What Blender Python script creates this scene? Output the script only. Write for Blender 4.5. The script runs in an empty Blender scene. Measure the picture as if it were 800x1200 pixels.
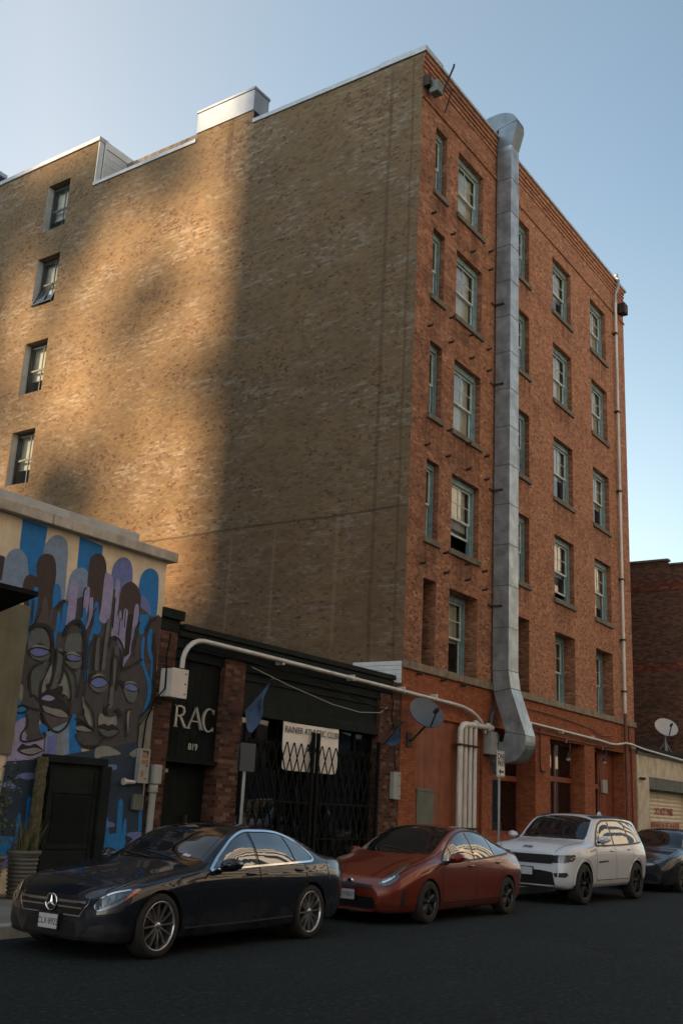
import bpy, bmesh, math, random
import numpy as np
from mathutils import Vector, Matrix
from mathutils.bvhtree import BVHTree
from mathutils.geometry import tessellate_polygon
random.seed(7)
PI = math.pi
R = math.radians
scene = bpy.context.scene
COL = scene.collection

# ------------------------------------------------------------------ materials
def _nodes(name):
    m = bpy.data.materials.new(name); m.use_nodes = True
    nt = m.node_tree
    for n in list(nt.nodes): nt.nodes.remove(n)
    out = nt.nodes.new('ShaderNodeOutputMaterial')
    return m, nt, out

class G:
    """tiny helper to wire shader nodes"""
    def __init__(s, nt): s.nt = nt
    def n(s, t, **kw):
        nd = s.nt.nodes.new(t)
        for k, v in kw.items(): setattr(nd, k, v)
        return nd
    def put(s, sock, v):
        if v is None: return
        if hasattr(v, 'is_output') or isinstance(v, bpy.types.NodeSocket): s.nt.links.new(v, sock)
        else:
            if isinstance(v, tuple) and len(v) == 3 and sock.type == 'RGBA': v = (*v, 1)
            sock.default_value = v
    def math(s, op, a, b=None, c=None, clamp=False):
        nd = s.n('ShaderNodeMath', operation=op); nd.use_clamp = clamp
        s.put(nd.inputs[0], a); s.put(nd.inputs[1], b)
        if c is not None: s.put(nd.inputs[2], c)
        return nd.outputs[0]
    def mix(s, f, a, b, blend='MIX'):
        nd = s.n('ShaderNodeMix', data_type='RGBA', blend_type=blend)
        s.put(nd.inputs[0], f); s.put(nd.inputs[6], a); s.put(nd.inputs[7], b)
        return nd.outputs[2]
    def noise(s, vec, scale, detail=4, rough=.55, dim='3D'):
        nd = s.n('ShaderNodeTexNoise', noise_dimensions=dim)
        s.put(nd.inputs['Vector'], vec); nd.inputs['Scale'].default_value = scale
        nd.inputs['Detail'].default_value = detail; nd.inputs['Roughness'].default_value = rough
        return nd.outputs[0]
    def step(s, v, lo, hi):
        nd = s.n('ShaderNodeMapRange', interpolation_type='SMOOTHSTEP')
        s.put(nd.inputs[0], v); nd.inputs[1].default_value = lo; nd.inputs[2].default_value = hi
        return nd.outputs[0]
    def scale(s, vec, sc):
        nd = s.n('ShaderNodeVectorMath', operation='MULTIPLY'); s.put(nd.inputs[0], vec); nd.inputs[1].default_value = sc
        return nd.outputs[0]
    def ramp(s, f, stops, const=False):
        nd = s.n('ShaderNodeValToRGB'); cr = nd.color_ramp
        if const: cr.interpolation = 'CONSTANT'
        while len(cr.elements) < len(stops): cr.elements.new(.5)
        for e, (p, c) in zip(cr.elements, stops): e.position = p; e.color = (*c, 1)
        s.put(nd.inputs[0], f); return nd.outputs[0]

def principled(g, out, base, rough=.7, metal=0, bump=None, bstr=.3, bdist=.02, coat=0, spec=.5):
    b = g.n('ShaderNodeBsdfPrincipled')
    g.put(b.inputs['Base Color'], base); g.put(b.inputs['Roughness'], rough); g.put(b.inputs['Metallic'], metal)
    b.inputs['Specular IOR Level'].default_value = spec
    b.inputs['Coat Weight'].default_value = coat; b.inputs['Coat Roughness'].default_value = .02
    if bump is not None:
        bn = g.n('ShaderNodeBump'); bn.inputs['Strength'].default_value = bstr; bn.inputs['Distance'].default_value = bdist
        g.put(bn.inputs['Height'], bump); g.nt.links.new(bn.outputs[0], b.inputs['Normal'])
    g.nt.links.new(b.outputs[0], out.inputs[0])
    return b

def plain(name, col, rough=.7, metal=0, var=.18, scale=2.0, bump=.0, bscale=60, coat=0, spec=.5, stain=0, stain_col=(.02, .018, .015)):
    m, nt, out = _nodes(name); g = G(nt)
    tc = g.n('ShaderNodeTexCoord').outputs['Object']
    nz = g.noise(tc, scale, 6, .6)
    f = g.step(nz, .3, .7)
    c = g.mix(f, tuple(x*(1-var) for x in col), tuple(min(1, x*(1+var)) for x in col))
    if stain:
        st = g.noise(g.scale(tc, (3.0, 3.0, .35)), 1.3, 6, .65)
        c = g.mix(g.math('MULTIPLY', g.step(st, .48, .72), stain), c, stain_col)
    bm = g.noise(tc, bscale, 4, .6) if bump else None
    principled(g, out, c, rough, metal, bm, bump, .01, coat, spec)
    return m

def brick(name, stops, mortar, bw=.205, bh=.0745, soot=.35, soot_col=(.03, .022, .018), soot_scale=.35, paint=None, paint_lo=.3, paint_hi=.75,
          streak=.25, mort_w=.011, rough=.88, fleck=None, extra=None):
    """running-bond brick from UVs in metres; every brick draws its own colour; optional worn paint over it"""
    m, nt, out = _nodes(name); g = G(nt)
    uv = g.n('ShaderNodeUVMap').outputs[0]
    sp = g.n('ShaderNodeSeparateXYZ'); g.put(sp.inputs[0], uv); u, v = sp.outputs[0], sp.outputs[1]
    vv = g.math('DIVIDE', v, bh); row = g.math('FLOOR', vv)
    off = g.math('MULTIPLY', g.math('MODULO', g.math('ABSOLUTE', row), 2.0), .5)
    uu = g.math('ADD', g.math('DIVIDE', u, bw), off); colm = g.math('FLOOR', uu)
    cmb = g.n('ShaderNodeCombineXYZ'); g.put(cmb.inputs[0], colm); g.put(cmb.inputs[1], row)
    wn = g.n('ShaderNodeTexWhiteNoise', noise_dimensions='2D'); g.put(wn.inputs['Vector'], cmb.outputs[0])
    r = wn.outputs[0]
    wn2 = g.n('ShaderNodeTexWhiteNoise', noise_dimensions='3D'); cm2 = g.n('ShaderNodeCombineXYZ')
    g.put(cm2.inputs[0], colm); g.put(cm2.inputs[1], row); cm2.inputs[2].default_value = 3.7
    g.put(wn2.inputs['Vector'], cm2.outputs[0]); r2 = wn2.outputs[0]
    fu = g.math('FRACT', uu); fv = g.math('FRACT', vv)
    mu = g.math('LESS_THAN', fu, mort_w/bw); mv = g.math('LESS_THAN', fv, mort_w/bh)
    mm = g.math('MAXIMUM', mu, mv)
    c = g.ramp(r, stops)
    # broad tonal drift and horizontal drift along the courses
    n1 = g.noise(g.scale(uv, (1, 1.4, 1)), soot_scale, 7, .62)
    n2 = g.noise(g.scale(uv, (.7, 1.6, 1)), 1.1, 7, .72)
    c = g.mix(g.math('MULTIPLY', g.step(n2, .4, .8), streak), c, soot_col)
    if fleck:
        fl = g.math('GREATER_THAN', r2, 1-fleck[0]); c = g.mix(g.math('MULTIPLY', fl, g.step(n2, .62, .38)), c, fleck[1])
    c = g.mix(mm, c, mortar)
    if paint is not None:
        n3 = g.noise(g.scale(uv, (.8, 1.6, 1)), .55, 8, .68)
        n4 = g.noise(g.scale(uv, (1.0, 2.2, 1)), 7.0, 5, .75)
        k = g.math('ADD', g.math('ADD', g.math('MULTIPLY', n3, .55), g.math('MULTIPLY', n4, .3)), g.math('MULTIPLY', r2, .24))
        worn = g.step(k, paint_lo, paint_hi)
        pc = g.mix(g.step(g.noise(uv, .8, 6, .6), .3, .7), paint[0], paint[1])
        pc = g.mix(g.math('MULTIPLY', g.math('SUBTRACT', r, .3, clamp=True), .25), pc, (.5, .42, .3))
        pc = g.mix(g.math('MULTIPLY', mm, .38), pc, (.11, .085, .055))
        c = g.mix(worn, pc, c)
    c = g.mix(g.math('MULTIPLY', g.step(n1, .5, .78), soot), c, soot_col)
    if extra: c = extra(g, u, v, c, n1, n2, r)
    fine = g.noise(uv, 45, 3, .6)
    hgt = g.math('ADD', g.math('MULTIPLY', g.math('SUBTRACT', 1.0, mm), .8), g.math('ADD', g.math('MULTIPLY', fine, .35), g.math('MULTIPLY', r, .35)))
    principled(g, out, c, rough, 0, hgt, .25, .010, spec=.2)
    return m

def glass(name, tint=(.02, .025, .03), refl=.0, rough=.02, clear=.6, ior=1.5):
    """thin pane: mirror-like by fresnel over a partly clear, partly dark body"""
    m, nt, out = _nodes(name); g = G(nt)
    fr = g.n('ShaderNodeFresnel'); fr.inputs[0].default_value = ior
    gl = g.n('ShaderNodeBsdfGlossy'); gl.inputs['Roughness'].default_value = rough; gl.inputs['Color'].default_value = (.95, .97, 1, 1)
    tc = g.n('ShaderNodeTexCoord').outputs['Object']
    bn = g.n('ShaderNodeBump'); bn.inputs['Strength'].default_value = .06; bn.inputs['Distance'].default_value = .02
    g.put(bn.inputs['Height'], g.noise(tc, 1.7, 2, .5)); nt.links.new(bn.outputs[0], gl.inputs['Normal'])
    tr = g.n('ShaderNodeBsdfTransparent'); tr.inputs[0].default_value = (.8, .86, .85, 1)
    df = g.n('ShaderNodeBsdfDiffuse'); df.inputs[0].default_value = (*tint, 1)
    m1 = g.n('ShaderNodeMixShader'); m1.inputs[0].default_value = clear
    nt.links.new(df.outputs[0], m1.inputs[1]); nt.links.new(tr.outputs[0], m1.inputs[2])
    m2 = g.n('ShaderNodeMixShader'); g.put(m2.inputs[0], g.math('ADD', fr.outputs[0], refl, clamp=True))
    nt.links.new(m1.outputs[0], m2.inputs[1]); nt.links.new(gl.outputs[0], m2.inputs[2])
    nt.links.new(m2.outputs[0], out.inputs[0])
    return m

M = {}
def wall_marks(g, u, v, c, n1, n2, r):
    # u = depth along the party wall, v = height: old roof scar, bare band below it, drip under the vent housing
    lo = g.step(v, 9.25, 8.95)
    c = g.mix(g.math('MULTIPLY', lo, g.math('MULTIPLY', g.step(n2, .3, .62), .34)), c, (.13, .066, .042))
    ln = g.math('LESS_THAN', g.math('ABSOLUTE', g.math('SUBTRACT', v, g.math('ADD', 9.17, g.math('MULTIPLY', g.math('SUBTRACT', n1, .5), .18)))), .035)
    c = g.mix(g.math('MULTIPLY', ln, .6), c, (.05, .035, .025))
    for (a, wd, zt, zb) in ((7.42, .12, 23.8, 20.6), (4.3, .05, 9.0, 4.9), (2.2, .06, 9.1, 4.9), (5.9, .05, 9.0, 4.9), (1.05, .06, 23, 4), (.30, .04, 23, 4)):
        s = g.math('LESS_THAN', g.math('ABSOLUTE', g.math('SUBTRACT', u, g.math('ADD', a, g.math('MULTIPLY', g.math('SUBTRACT', n1, .5), .15)))), wd)
        t = g.math('MULTIPLY', g.step(v, zb, zb+1.2), g.math('LESS_THAN', v, zt))
        lt = zt < 10
        c = g.mix(g.math('MULTIPLY', g.math('MULTIPLY', s, t), .17 if lt else .34), c, (.33, .24, .13) if lt else (.045, .026, .018))
    return c
def front_marks(g, u, v, c, n1, n2, r):
    # soot along the old fire-escape bay near the corner
    s = g.math('MULTIPLY', g.step(u, 5.2, 2.8), g.step(n2, .25, .8))
    c = g.mix(g.math('MULTIPLY', s, .62), c, (.035, .02, .016))
    cm = None                                   # rain-washed dirt below the window sills
    for x in (1.21, 3.1, 6.57, 10.2, 13.78):
        k = g.math('LESS_THAN', g.math('ABSOLUTE', g.math('SUBTRACT', u, g.math('ADD', x, g.math('MULTIPLY', g.math('SUBTRACT', n1, .5), .6)))), .85 if x > 2 else .45)
        cm = k if cm is None else g.math('MAXIMUM', cm, k)
    rm = None
    for z in (18.8, 15.42, 11.86, 8.39):
        k = g.math('MULTIPLY', g.step(v, z-1.25, z), g.math('LESS_THAN', v, z)); rm = k if rm is None else g.math('MAXIMUM', rm, k)
    vst = g.noise(g.scale(cmb_uv(g, u, v), (5.0, .35, 1)), 1.0, 4, .6)
    return g.mix(g.math('MULTIPLY', g.math('MULTIPLY', cm, rm), g.math('MULTIPLY', g.step(vst, .38, .66), .60)), c, (.05, .026, .019))
def cmb_uv(g, u, v):
    n = g.n('ShaderNodeCombineXYZ'); g.put(n.inputs[0], u); g.put(n.inputs[1], v); return n.outputs[0]
def make_mats():
    red = [(0, (.13, .052, .034)), (.10, (.22, .085, .048)), (.45, (.315, .135, .074)), (.80, (.36, .165, .095)), (.96, (.42, .23, .145)), (1, (.18, .085, .06))]
    M['front_brick'] = brick('front_brick', red, (.33, .20, .13), soot=.45, streak=.30, fleck=(.03, (.46, .30, .2)), bw=.135, bh=.07, mort_w=.012, extra=front_marks, soot_col=(.07, .035, .024))
    M['wall_brick'] = washed_brick()
    M['painted_brick'] = brick('painted_brick', [(0, (.20, .062, .030)), (.5, (.26, .085, .040)), (1, (.31, .115, .056))], (.17, .055, .028), soot=.5, streak=.3, bw=.16, bh=.07)
    M['red_paint'] = plain('red_brown_paint', (.22, .068, .029), .7, var=.2, stain=.45, stain_col=(.05, .02, .012), bump=.1)
    M['dark_brick'] = brick('dark_brick', [(0, (.07, .022, .016)), (.4, (.13, .038, .022)), (.8, (.18, .055, .03)), (1, (.23, .09, .05))], (.10, .055, .04), soot=.5, streak=.4)
    M['pier_brick'] = brick('pier_brick', [(0, (.03, .015, .012)), (.35, (.075, .030, .020)), (.8, (.105, .042, .027)), (1, (.15, .10, .075))], (.075, .058, .047), bw=.18, soot=.5, streak=.3)
    M['far_brick'] = brick('far_brick', [(0, (.06, .026, .019)), (.5, (.105, .052, .037)), (1, (.15, .08, .056))], (.10, .065, .05), soot=.6, streak=.45, soot_col=(.045, .036, .028), soot_scale=.6)
    M['stone'] = plain('sandstone', (.19, .155, .115), .85, var=.3, scale=5, bump=.3, stain=.5)
    M['sill'] = plain('sill_stone', (.13, .115, .09), .85, var=.3, scale=6, bump=.3, stain=.4)
    M['coping'] = plain('coping_metal', (.34, .36, .38), .5, .2, var=.12, scale=3, stain=.25, stain_col=(.2, .19, .17))
    M['sheet'] = plain('roof_sheet_metal', (.20, .235, .27), .45, .3, var=.15, scale=1.2, bump=.05, bscale=6)
    M['white_siding'] = plain('white_siding', (.62, .62, .6), .6, var=.08)
    M['plaster'] = plain('jamb_plaster', (.58, .56, .51), .8, var=.15, bump=.15, stain=.2)
    M['galv'] = plain('galvanised_steel', (.27, .31, .335), .42, .85, var=.28, scale=2.2, bump=.10, bscale=5, stain=.35, stain_col=(.16, .15, .14))
    M['galv_dim'] = plain('dimmed_galvanised_steel', (.12, .155, .185), .5, .35, var=.2, scale=2.2, bump=.1, bscale=5, stain=.3)  # darker copy of the steel, holding back sky glare on the duct top
    M['seam'] = plain('duct_seam', (.14, .145, .15), .5, .6, var=.2)
    M['teal'] = plain('teal_paint', (.16, .27, .30), .55, var=.25, scale=6, bump=.1, stain=.25)
    M['sash'] = plain('sash_paint', (.46, .56, .56), .5, var=.2, scale=8, stain=.2)
    M['darkwood'] = plain('dark_sash', (.05, .06, .065), .5, var=.2)
    M['pane'] = glass('window_pane', clear=.85, refl=.03)
    M['blind'] = plain('window_blind', (.76, .72, .64), .9, var=.12, scale=3, bump=.2, bscale=12)
    M['darkpane'] = glass('dark_pane', tint=(.006, .008, .009), clear=.35, refl=.02)
    M['roof'] = plain('roof_felt', (.10, .10, .10), .9)
    M['membrane'] = plain('white_roof_membrane', (.62, .63, .64), .7, var=.1)
    M['iron'] = plain('rusty_iron', (.035, .028, .025), .75, .3, var=.3)
    M['black'] = plain('black_paint', (.005, .006, .0065), .8, var=.25, spec=.15)
    M['charcoal'] = plain('charcoal_paint', (.013, .0175, .0175), .8, spec=.12, var=.22, scale=3, bump=.2, bscale=30, stain=.2)
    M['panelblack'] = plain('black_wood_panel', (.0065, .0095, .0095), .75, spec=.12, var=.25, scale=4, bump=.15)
    M['offwhite'] = plain('offwhite_enamel', (.55, .53, .5), .45, var=.08, stain=.12)
    M['greybox'] = plain('grey_enamel', (.30, .31, .30), .5, .1, var=.12, stain=.2)
    M['conduit'] = plain('pale_conduit', (.5, .49, .46), .45, .25, var=.12, stain=.15)
    M['whitepipe'] = plain('white_painted_pipe', (.52, .51, .49), .45, .15, var=.12, stain=.22, stain_col=(.25, .14, .06))
    M['brownpipe'] = plain('brown_painted_pipe', (.12, .04, .022), .6, var=.2)
    M['dish'] = plain('dish_grey', (.05, .07, .09), .5, .1, var=.12)
    M['dishpale'] = plain('dish_pale_grey', (.36, .37, .38), .5, .1, var=.1)
    M['concrete'] = plain('weathered_concrete', (.46, .42, .335), .9, var=.2, scale=2.5, bump=.35, bscale=25, stain=.4, stain_col=(.12, .105, .08))
    M['capstone'] = plain('concrete_coping', (.44, .40, .34), .9, var=.2, scale=4, bump=.3, bscale=25, stain=.4, stain_col=(.14, .12, .1))
    M['stucco'] = plain('cream_stucco', (.70, .60, .45), .9, var=.12, scale=3, bump=.35, bscale=40, stain=.22, stain_col=(.2, .17, .12))
    M['stucco_green'] = plain('olive_stucco', (.17, .165, .115), .9, var=.15, scale=2, bump=.4, bscale=40, stain=.25)
    M['fascia_green'] = plain('grey_green_fascia', (.085, .095, .09), .7, var=.2, stain=.3)
    M['shutter'] = plain('cream_roll_door', (.55, .49, .38), .6, var=.08, stain=.15)
    M['redtext'] = plain('red_stencil_paint', (.26, .035, .022), .7, var=.25, scale=12)
    M['asphalt'] = asphalt()
    M['sidewalk'] = plain('sidewalk_concrete', (.17, .17, .16), .9, var=.2, scale=1.5, bump=.3, bscale=40, stain=.2)
    M['bronze'] = plain('letter_metal', (.5, .5, .47), .4, .5, var=.1)
    M['banner'] = plain('white_vinyl', (.78, .75, .72), .6, var=.06)
    M['ink'] = plain('dark_ink', (.05, .05, .055), .7, var=.1)
    M['flagblue'] = plain('blue_flag_cloth', (.075, .12, .21), .85, var=.2, scale=5)
    M['flagdark'] = plain('navy_flag_print', (.02, .03, .055), .85, var=.1)
    M['signwhite'] = plain('sign_white', (.6, .6, .58), .5, var=.06)
    M['signback'] = plain('sign_back_metal', (.05, .062, .078), .5, .3, var=.12)
    M['pole'] = plain('galvanised_post', (.3, .31, .32), .5, .6, var=.15)
    M['utility_green'] = plain('grey_green_enamel', (.10, .115, .095), .6, var=.15, stain=.2)
    M['orange_sticker'] = plain('orange_sticker', (.30, .15, .07), .6)
    M['neonred'] = plain('red_poster', (.45, .03, .02), .5)
    M['poster'] = plain('pale_blue_poster', (.3, .36, .45), .6, var=.6, scale=9)
    M['door_red'] = plain('red_brown_wood', (.17, .04, .018), .55, var=.25, scale=5, bump=.15)
    M['moss'] = plain('mossy_post', (.085, .075, .04), .9, var=.5, scale=18, bump=.6, bscale=35)
    M['pot'] = plain('ribbed_pot', (.12, .12, .115), .8, var=.2, bump=.2)
    M['leaf'] = plain('leaf_green', (.055, .085, .03), .6, var=.5, scale=6)
    M['straw'] = plain('dry_grass', (.17, .15, .075), .8, var=.4, scale=9)
    M['soil'] = plain('soil', (.03, .022, .016), .95)
    M['bark'] = plain('bark', (.07, .055, .04), .95, bump=.5)
    M['cream_wall'] = plain('sunny_cream_cladding', (.74, .71, .64), .8, var=.08, stain=.1)
    M['city_wall'] = plain('grey_city_cladding', (.17, .175, .185), .85)
    M['dim_base'] = plain('added_dim_base', (.035, .04, .045), .6, var=.3)
    M['lens'] = plain('lamp_glass', (.5, .52, .55), .15, .1, var=.05)
    cols = dict(b=(.010, .165, .47), g=(.19, .27, .41), p=(.13, .17, .42), l=(.29, .27, .46), n=(.05, .034, .033), m=(.058, .057, .062), r=(.080, .066, .068),
                d=(.105, .12, .118), c=(.085, .097, .098), e=(.22, .23, .215), k=(.014, .013, .014), v=(.016, .036, .068), w=(.18, .19, .165))
    for k, c in cols.items(): M['mural_'+k] = plain('mural_paint_'+{'b': 'blue', 'g': 'grey_blue', 'p': 'periwinkle', 'l': 'lavender', 'n': 'brown', 'm': 'umber', 'r': 'taupe', 'd': 'grey', 'c': 'slate', 'e': 'bone', 'k': 'black', 'v': 'navy', 'w': 'sage'}[k], c, .8, var=.13, scale=9, bump=.25, bscale=40)
def washed_brick():
    m, nt, out = _nodes('party_wall_brick'); g = G(nt)
    bw, bh = .165, .072
    uv = g.n('ShaderNodeUVMap').outputs[0]
    sp = g.n('ShaderNodeSeparateXYZ'); g.put(sp.inputs[0], uv); u, v = sp.outputs[0], sp.outputs[1]
    vv = g.math('DIVIDE', v, bh); row = g.math('FLOOR', vv)
    uu = g.math('ADD', g.math('DIVIDE', u, bw), g.math('MULTIPLY', g.math('MODULO', g.math('ABSOLUTE', row), 2.0), .5)); colm = g.math('FLOOR', uu)
    def rnd(seed):
        c = g.n('ShaderNodeCombineXYZ'); g.put(c.inputs[0], colm); g.put(c.inputs[1], row); c.inputs[2].default_value = seed
        w = g.n('ShaderNodeTexWhiteNoise', noise_dimensions='3D'); g.put(w.inputs['Vector'], c.outputs[0]); return w.outputs[0]
    r, r2 = rnd(1.3), rnd(7.7); hash2 = rnd(4.1)
    mm = g.math('MAXIMUM', g.math('LESS_THAN', g.math('FRACT', uu), .011/bw), g.math('LESS_THAN', g.math('FRACT', vv), .012/bh))
    n1 = g.noise(g.scale(uv, (1, 1.3, 1)), .32, 7, .6)
    n2 = g.noise(g.scale(uv, (.5, 2.6, 1)), .9, 6, .65)
    n3 = g.noise(g.scale(uv, (.8, 1.5, 1)), .42, 6, .62)
    rv = g.n('ShaderNodeCombineXYZ'); g.put(rv.inputs[0], g.math('MULTIPLY', u, 1.5)); g.put(rv.inputs[1], g.math('MULTIPLY', row, 3.71))
    n4 = g.noise(rv.outputs[0], 1.0, 3, .6)
    n5 = g.noise(uv, 2.4, 5, .6)
    c = g.mix(g.step(n1, .3, .7), (.200, .136, .068), (.155, .108, .058))
    c = g.mix(g.math('MULTIPLY', g.step(n5, .35, .75), .30), c, (.115, .085, .052))
    c = g.mix(g.math('MULTIPLY', g.step(n2, .42, .72), .40), c, (.105, .074, .046))
    c = g.mix(g.math('MULTIPLY', r, .28), c, (.235, .175, .105))
    c = g.mix(g.math('MULTIPLY', g.math('POWER', hash2, 3.0), .55), c, (.085, .055, .034))
    # bricks that lost their wash, in drifts
    dens = g.math('ADD', .015, g.math('MULTIPLY', g.step(g.math('ADD', g.math('MULTIPLY', n3, .7), g.math('MULTIPLY', n5, .3)), .46, .66), .34))
    hu = g.math('FLOOR', g.math('DIVIDE', g.math('ADD', u, g.math('MULTIPLY', g.math('MODULO', g.math('ABSOLUTE', row), 2.0), .05)), .105))
    hc = g.n('ShaderNodeCombineXYZ'); g.put(hc.inputs[0], hu); g.put(hc.inputs[1], row); hw = g.n('ShaderNodeTexWhiteNoise', noise_dimensions='2D'); g.put(hw.inputs['Vector'], hc.outputs[0])
    fine_n = g.noise(uv, 9.0, 3, .6)
    bare = g.math('MULTIPLY', g.math('LESS_THAN', hw.outputs[0], dens), g.step(fine_n, .30, .55))
    c = g.mix(g.math('MULTIPLY', bare, .72), c, g.mix(r, (.045, .022, .016), (.13, .05, .028)))
    # pale lime streaks that follow the courses
    pal = g.math('MULTIPLY', g.step(g.noise(g.scale(uv, (.7, 1.2, 1)), .55, 4, .6), .44, .60), g.step(n4, .46, .60))
    c = g.mix(g.math('MULTIPLY', pal, g.math('ADD', .08, g.math('MULTIPLY', r, .34))), c, (.33, .32, .28))
    c = g.mix(g.math('MULTIPLY', mm, .48), c, (.078, .060, .040))
    c = wall_marks(g, u, v, c, n1, n2, r)
    hgt = g.math('ADD', g.math('MULTIPLY', g.math('SUBTRACT', 1.0, mm), .8), g.math('ADD', g.math('MULTIPLY', g.noise(uv, 40, 3, .6), .4), g.math('MULTIPLY', r, .3)))
    principled(g, out, c, .9, 0, hgt, .5, .012, spec=.2)
    return m
def asphalt():
    m, nt, out = _nodes('asphalt'); g = G(nt)
    tc = g.n('ShaderNodeTexCoord').outputs['Object']
    a = g.noise(tc, .35, 6, .6); b = g.noise(tc, 90, 3, .7); s = g.noise(g.scale(tc, (.25, 2.2, 1)), .9, 5, .6)
    c = g.ramp(b, [(.3, (.008, .0115, .0125)), (.52, (.016, .0225, .0245)), (.74, (.042, .052, .054))])
    c = g.mix(g.math('MULTIPLY', g.step(a, .4, .7), .4), c, (.026, .034, .036))
    c = g.mix(g.math('MULTIPLY', g.step(s, .45, .7), .35), c, (.014, .016, .0165))
    gr = g.noise(tc, 16, 5, .75); pt = g.noise(tc, 1.6, 7, .65)
    c = g.mix(g.math('MULTIPLY', g.step(gr, .50, .70), .7), c, (.066, .078, .081))
    c = g.mix(g.math('MULTIPLY', g.step(gr, .48, .25), .6), c, (.006, .008, .0085))
    c = g.mix(g.math('MULTIPLY', g.step(pt, .58, .72), .45), c, (.050, .058, .060))
    vo = g.n('ShaderNodeTexVoronoi', feature='DISTANCE_TO_EDGE'); wob = g.n('ShaderNodeVectorMath', operation='ADD')
    nn = g.n('ShaderNodeTexNoise'); g.put(nn.inputs['Vector'], tc); nn.inputs['Scale'].default_value = 1.2
    g.put(wob.inputs[0], tc); g.put(wob.inputs[1], nn.outputs[1]); g.put(vo.inputs['Vector'], wob.outputs[0]); vo.inputs['Scale'].default_value = .22
    crack = g.math('LESS_THAN', vo.outputs[0], .0035)
    c = g.mix(g.math('MULTIPLY', crack, .7), c, (.015, .015, .015))
    principled(g, out, c, .92, 0, g.math('ADD', b, gr), .9, .02, spec=.12)
    return m
make_mats()

# ------------------------------------------------------------------ mesh building
OFF = {}
class MB:
    def __init__(s): s.v = []; s.f = []; s.m = []; s.sm = []
    def face(s, pts, mi=0, smooth=False):
        b = len(s.v); s.v += [tuple(p) for p in pts]; s.f.append(tuple(range(b, b+len(pts)))); s.m.append(mi); s.sm.append(smooth)
    def grid(s, rows, mi=0, smooth=True, closed=False):
        b = len(s.v); n = len(rows[0])
        for r in rows: s.v += [tuple(p) for p in r]
        for i in range(len(rows)-1):
            for j in range(n if closed else n-1):
                k = (j+1) % n
                s.f.append((b+i*n+j, b+i*n+k, b+(i+1)*n+k, b+(i+1)*n+j)); s.m.append(mi); s.sm.append(smooth)
    def box(s, x0, x1, y0, y1, z0, z1, mi=0, bev=0):
        if x0 > x1: x0, x1 = x1, x0
        if y0 > y1: y0, y1 = y1, y0
        if z0 > z1: z0, z1 = z1, z0
        p = [(x, y, z) for z in (z0, z1) for y in (y0, y1) for x in (x0, x1)]
        for q in ((0, 2, 3, 1), (4, 5, 7, 6), (0, 1, 5, 4), (2, 6, 7, 3), (0, 4, 6, 2), (1, 3, 7, 5)): s.face([p[i] for i in q], mi)
    def prism(s, poly, vec, mi=0, mi_side=None, smooth=False):
        """poly: 3-D outline, extruded along vec"""
        a = [Vector(p) for p in poly]; b = [p+Vector(vec) for p in a]; n = len(a)
        s.face(a[::-1], mi); s.face(b, mi)
        for i in range(n):
            j = (i+1) % n
            s.face([a[i], a[j], b[j], b[i]], mi if mi_side is None else mi_side, smooth)
    def tube(s, path, r, n=8, mi=0, cap=True):
        P = [Vector(p) for p in path]; rows = []
        up = Vector((0, 0, 1)); prev = None
        for i, p in enumerate(P):
            t = (P[min(i+1, len(P)-1)]-P[max(i-1, 0)]).normalized()
            a = prev if prev is not None else (up if abs(t.z) < .9 else Vector((1, 0, 0)))
            a = (a - t*a.dot(t)).normalized(); bb = t.cross(a); prev = a
            rr = r[i] if isinstance(r, (list, tuple)) else r
            rows.append([p + (a*math.cos(2*PI*k/n) + bb*math.sin(2*PI*k/n))*rr for k in range(n)])
        s.grid(rows, mi, True, True)
        if cap: s.face(rows[0][::-1], mi); s.face(rows[-1], mi)
    def lathe(s, prof, c, axis='z', n=24, mi=0, a0=0, sx=1):
        rows = []
        for (r, h) in prof:
            row = []
            for k in range(n):
                a = 2*PI*k/n
                if axis == 'z': q = (c[0]+r*math.cos(a), c[1]+r*math.sin(a), c[2]+h)
                elif axis == 'y': q = (c[0]+r*math.cos(a), c[1]+h, c[2]+r*math.sin(a))
                else: q = (c[0]+h, c[1]+r*math.cos(a), c[2]+r*math.sin(a))
                row.append(q)
            rows.append(row)
        s.grid(rows, mi, True, True)
    def build(s, name, mats, parent=None, local=False, kind=None, loc=None):
        if not isinstance(mats, (list, tuple)): mats = [mats]
        off = Vector((0, 0, 0))
        if parent is not None and not local: off = OFF.get(parent.name, Vector((0, 0, 0)))
        if loc is not None: off = Vector(loc)
        me = bpy.data.meshes.new(name)
        me.from_pydata([tuple(Vector(v)-off) for v in s.v], [], s.f)
        for mt in mats: me.materials.append(mt if not isinstance(mt, str) else M[mt])
        me.polygons.foreach_set('material_index', s.m); me.polygons.foreach_set('use_smooth', s.sm)
        uvl = me.uv_layers.new(name='UVMap')
        for pl in me.polygons:
            n = pl.normal; ax, ay, az = abs(n.x), abs(n.y), abs(n.z)
            for li in pl.loop_indices:
                v = s.v[me.loops[li].vertex_index]
                uvl.data[li].uv = (v[1], v[2]) if ax >= ay and ax >= az else ((v[0], v[2]) if ay >= az else (v[0], v[1]))
        me.update()
        o = bpy.data.objects.new(name, me); COL.objects.link(o)
        if parent is not None:
            o.parent = parent
            OFF[o.name] = OFF.get(parent.name, Vector((0, 0, 0))) if not local else Vector((0, 0, 0))
        if loc is not None: o.location = loc; OFF[o.name] = Vector(loc)
        if kind: o['kind'] = kind
        return o
def clean(o, dist=1e-5):
    bm = bmesh.new(); bm.from_mesh(o.data); bmesh.ops.remove_doubles(bm, verts=bm.verts, dist=dist)
    bmesh.ops.recalc_face_normals(bm, faces=bm.faces); bm.to_mesh(o.data); bm.free(); return o
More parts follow.
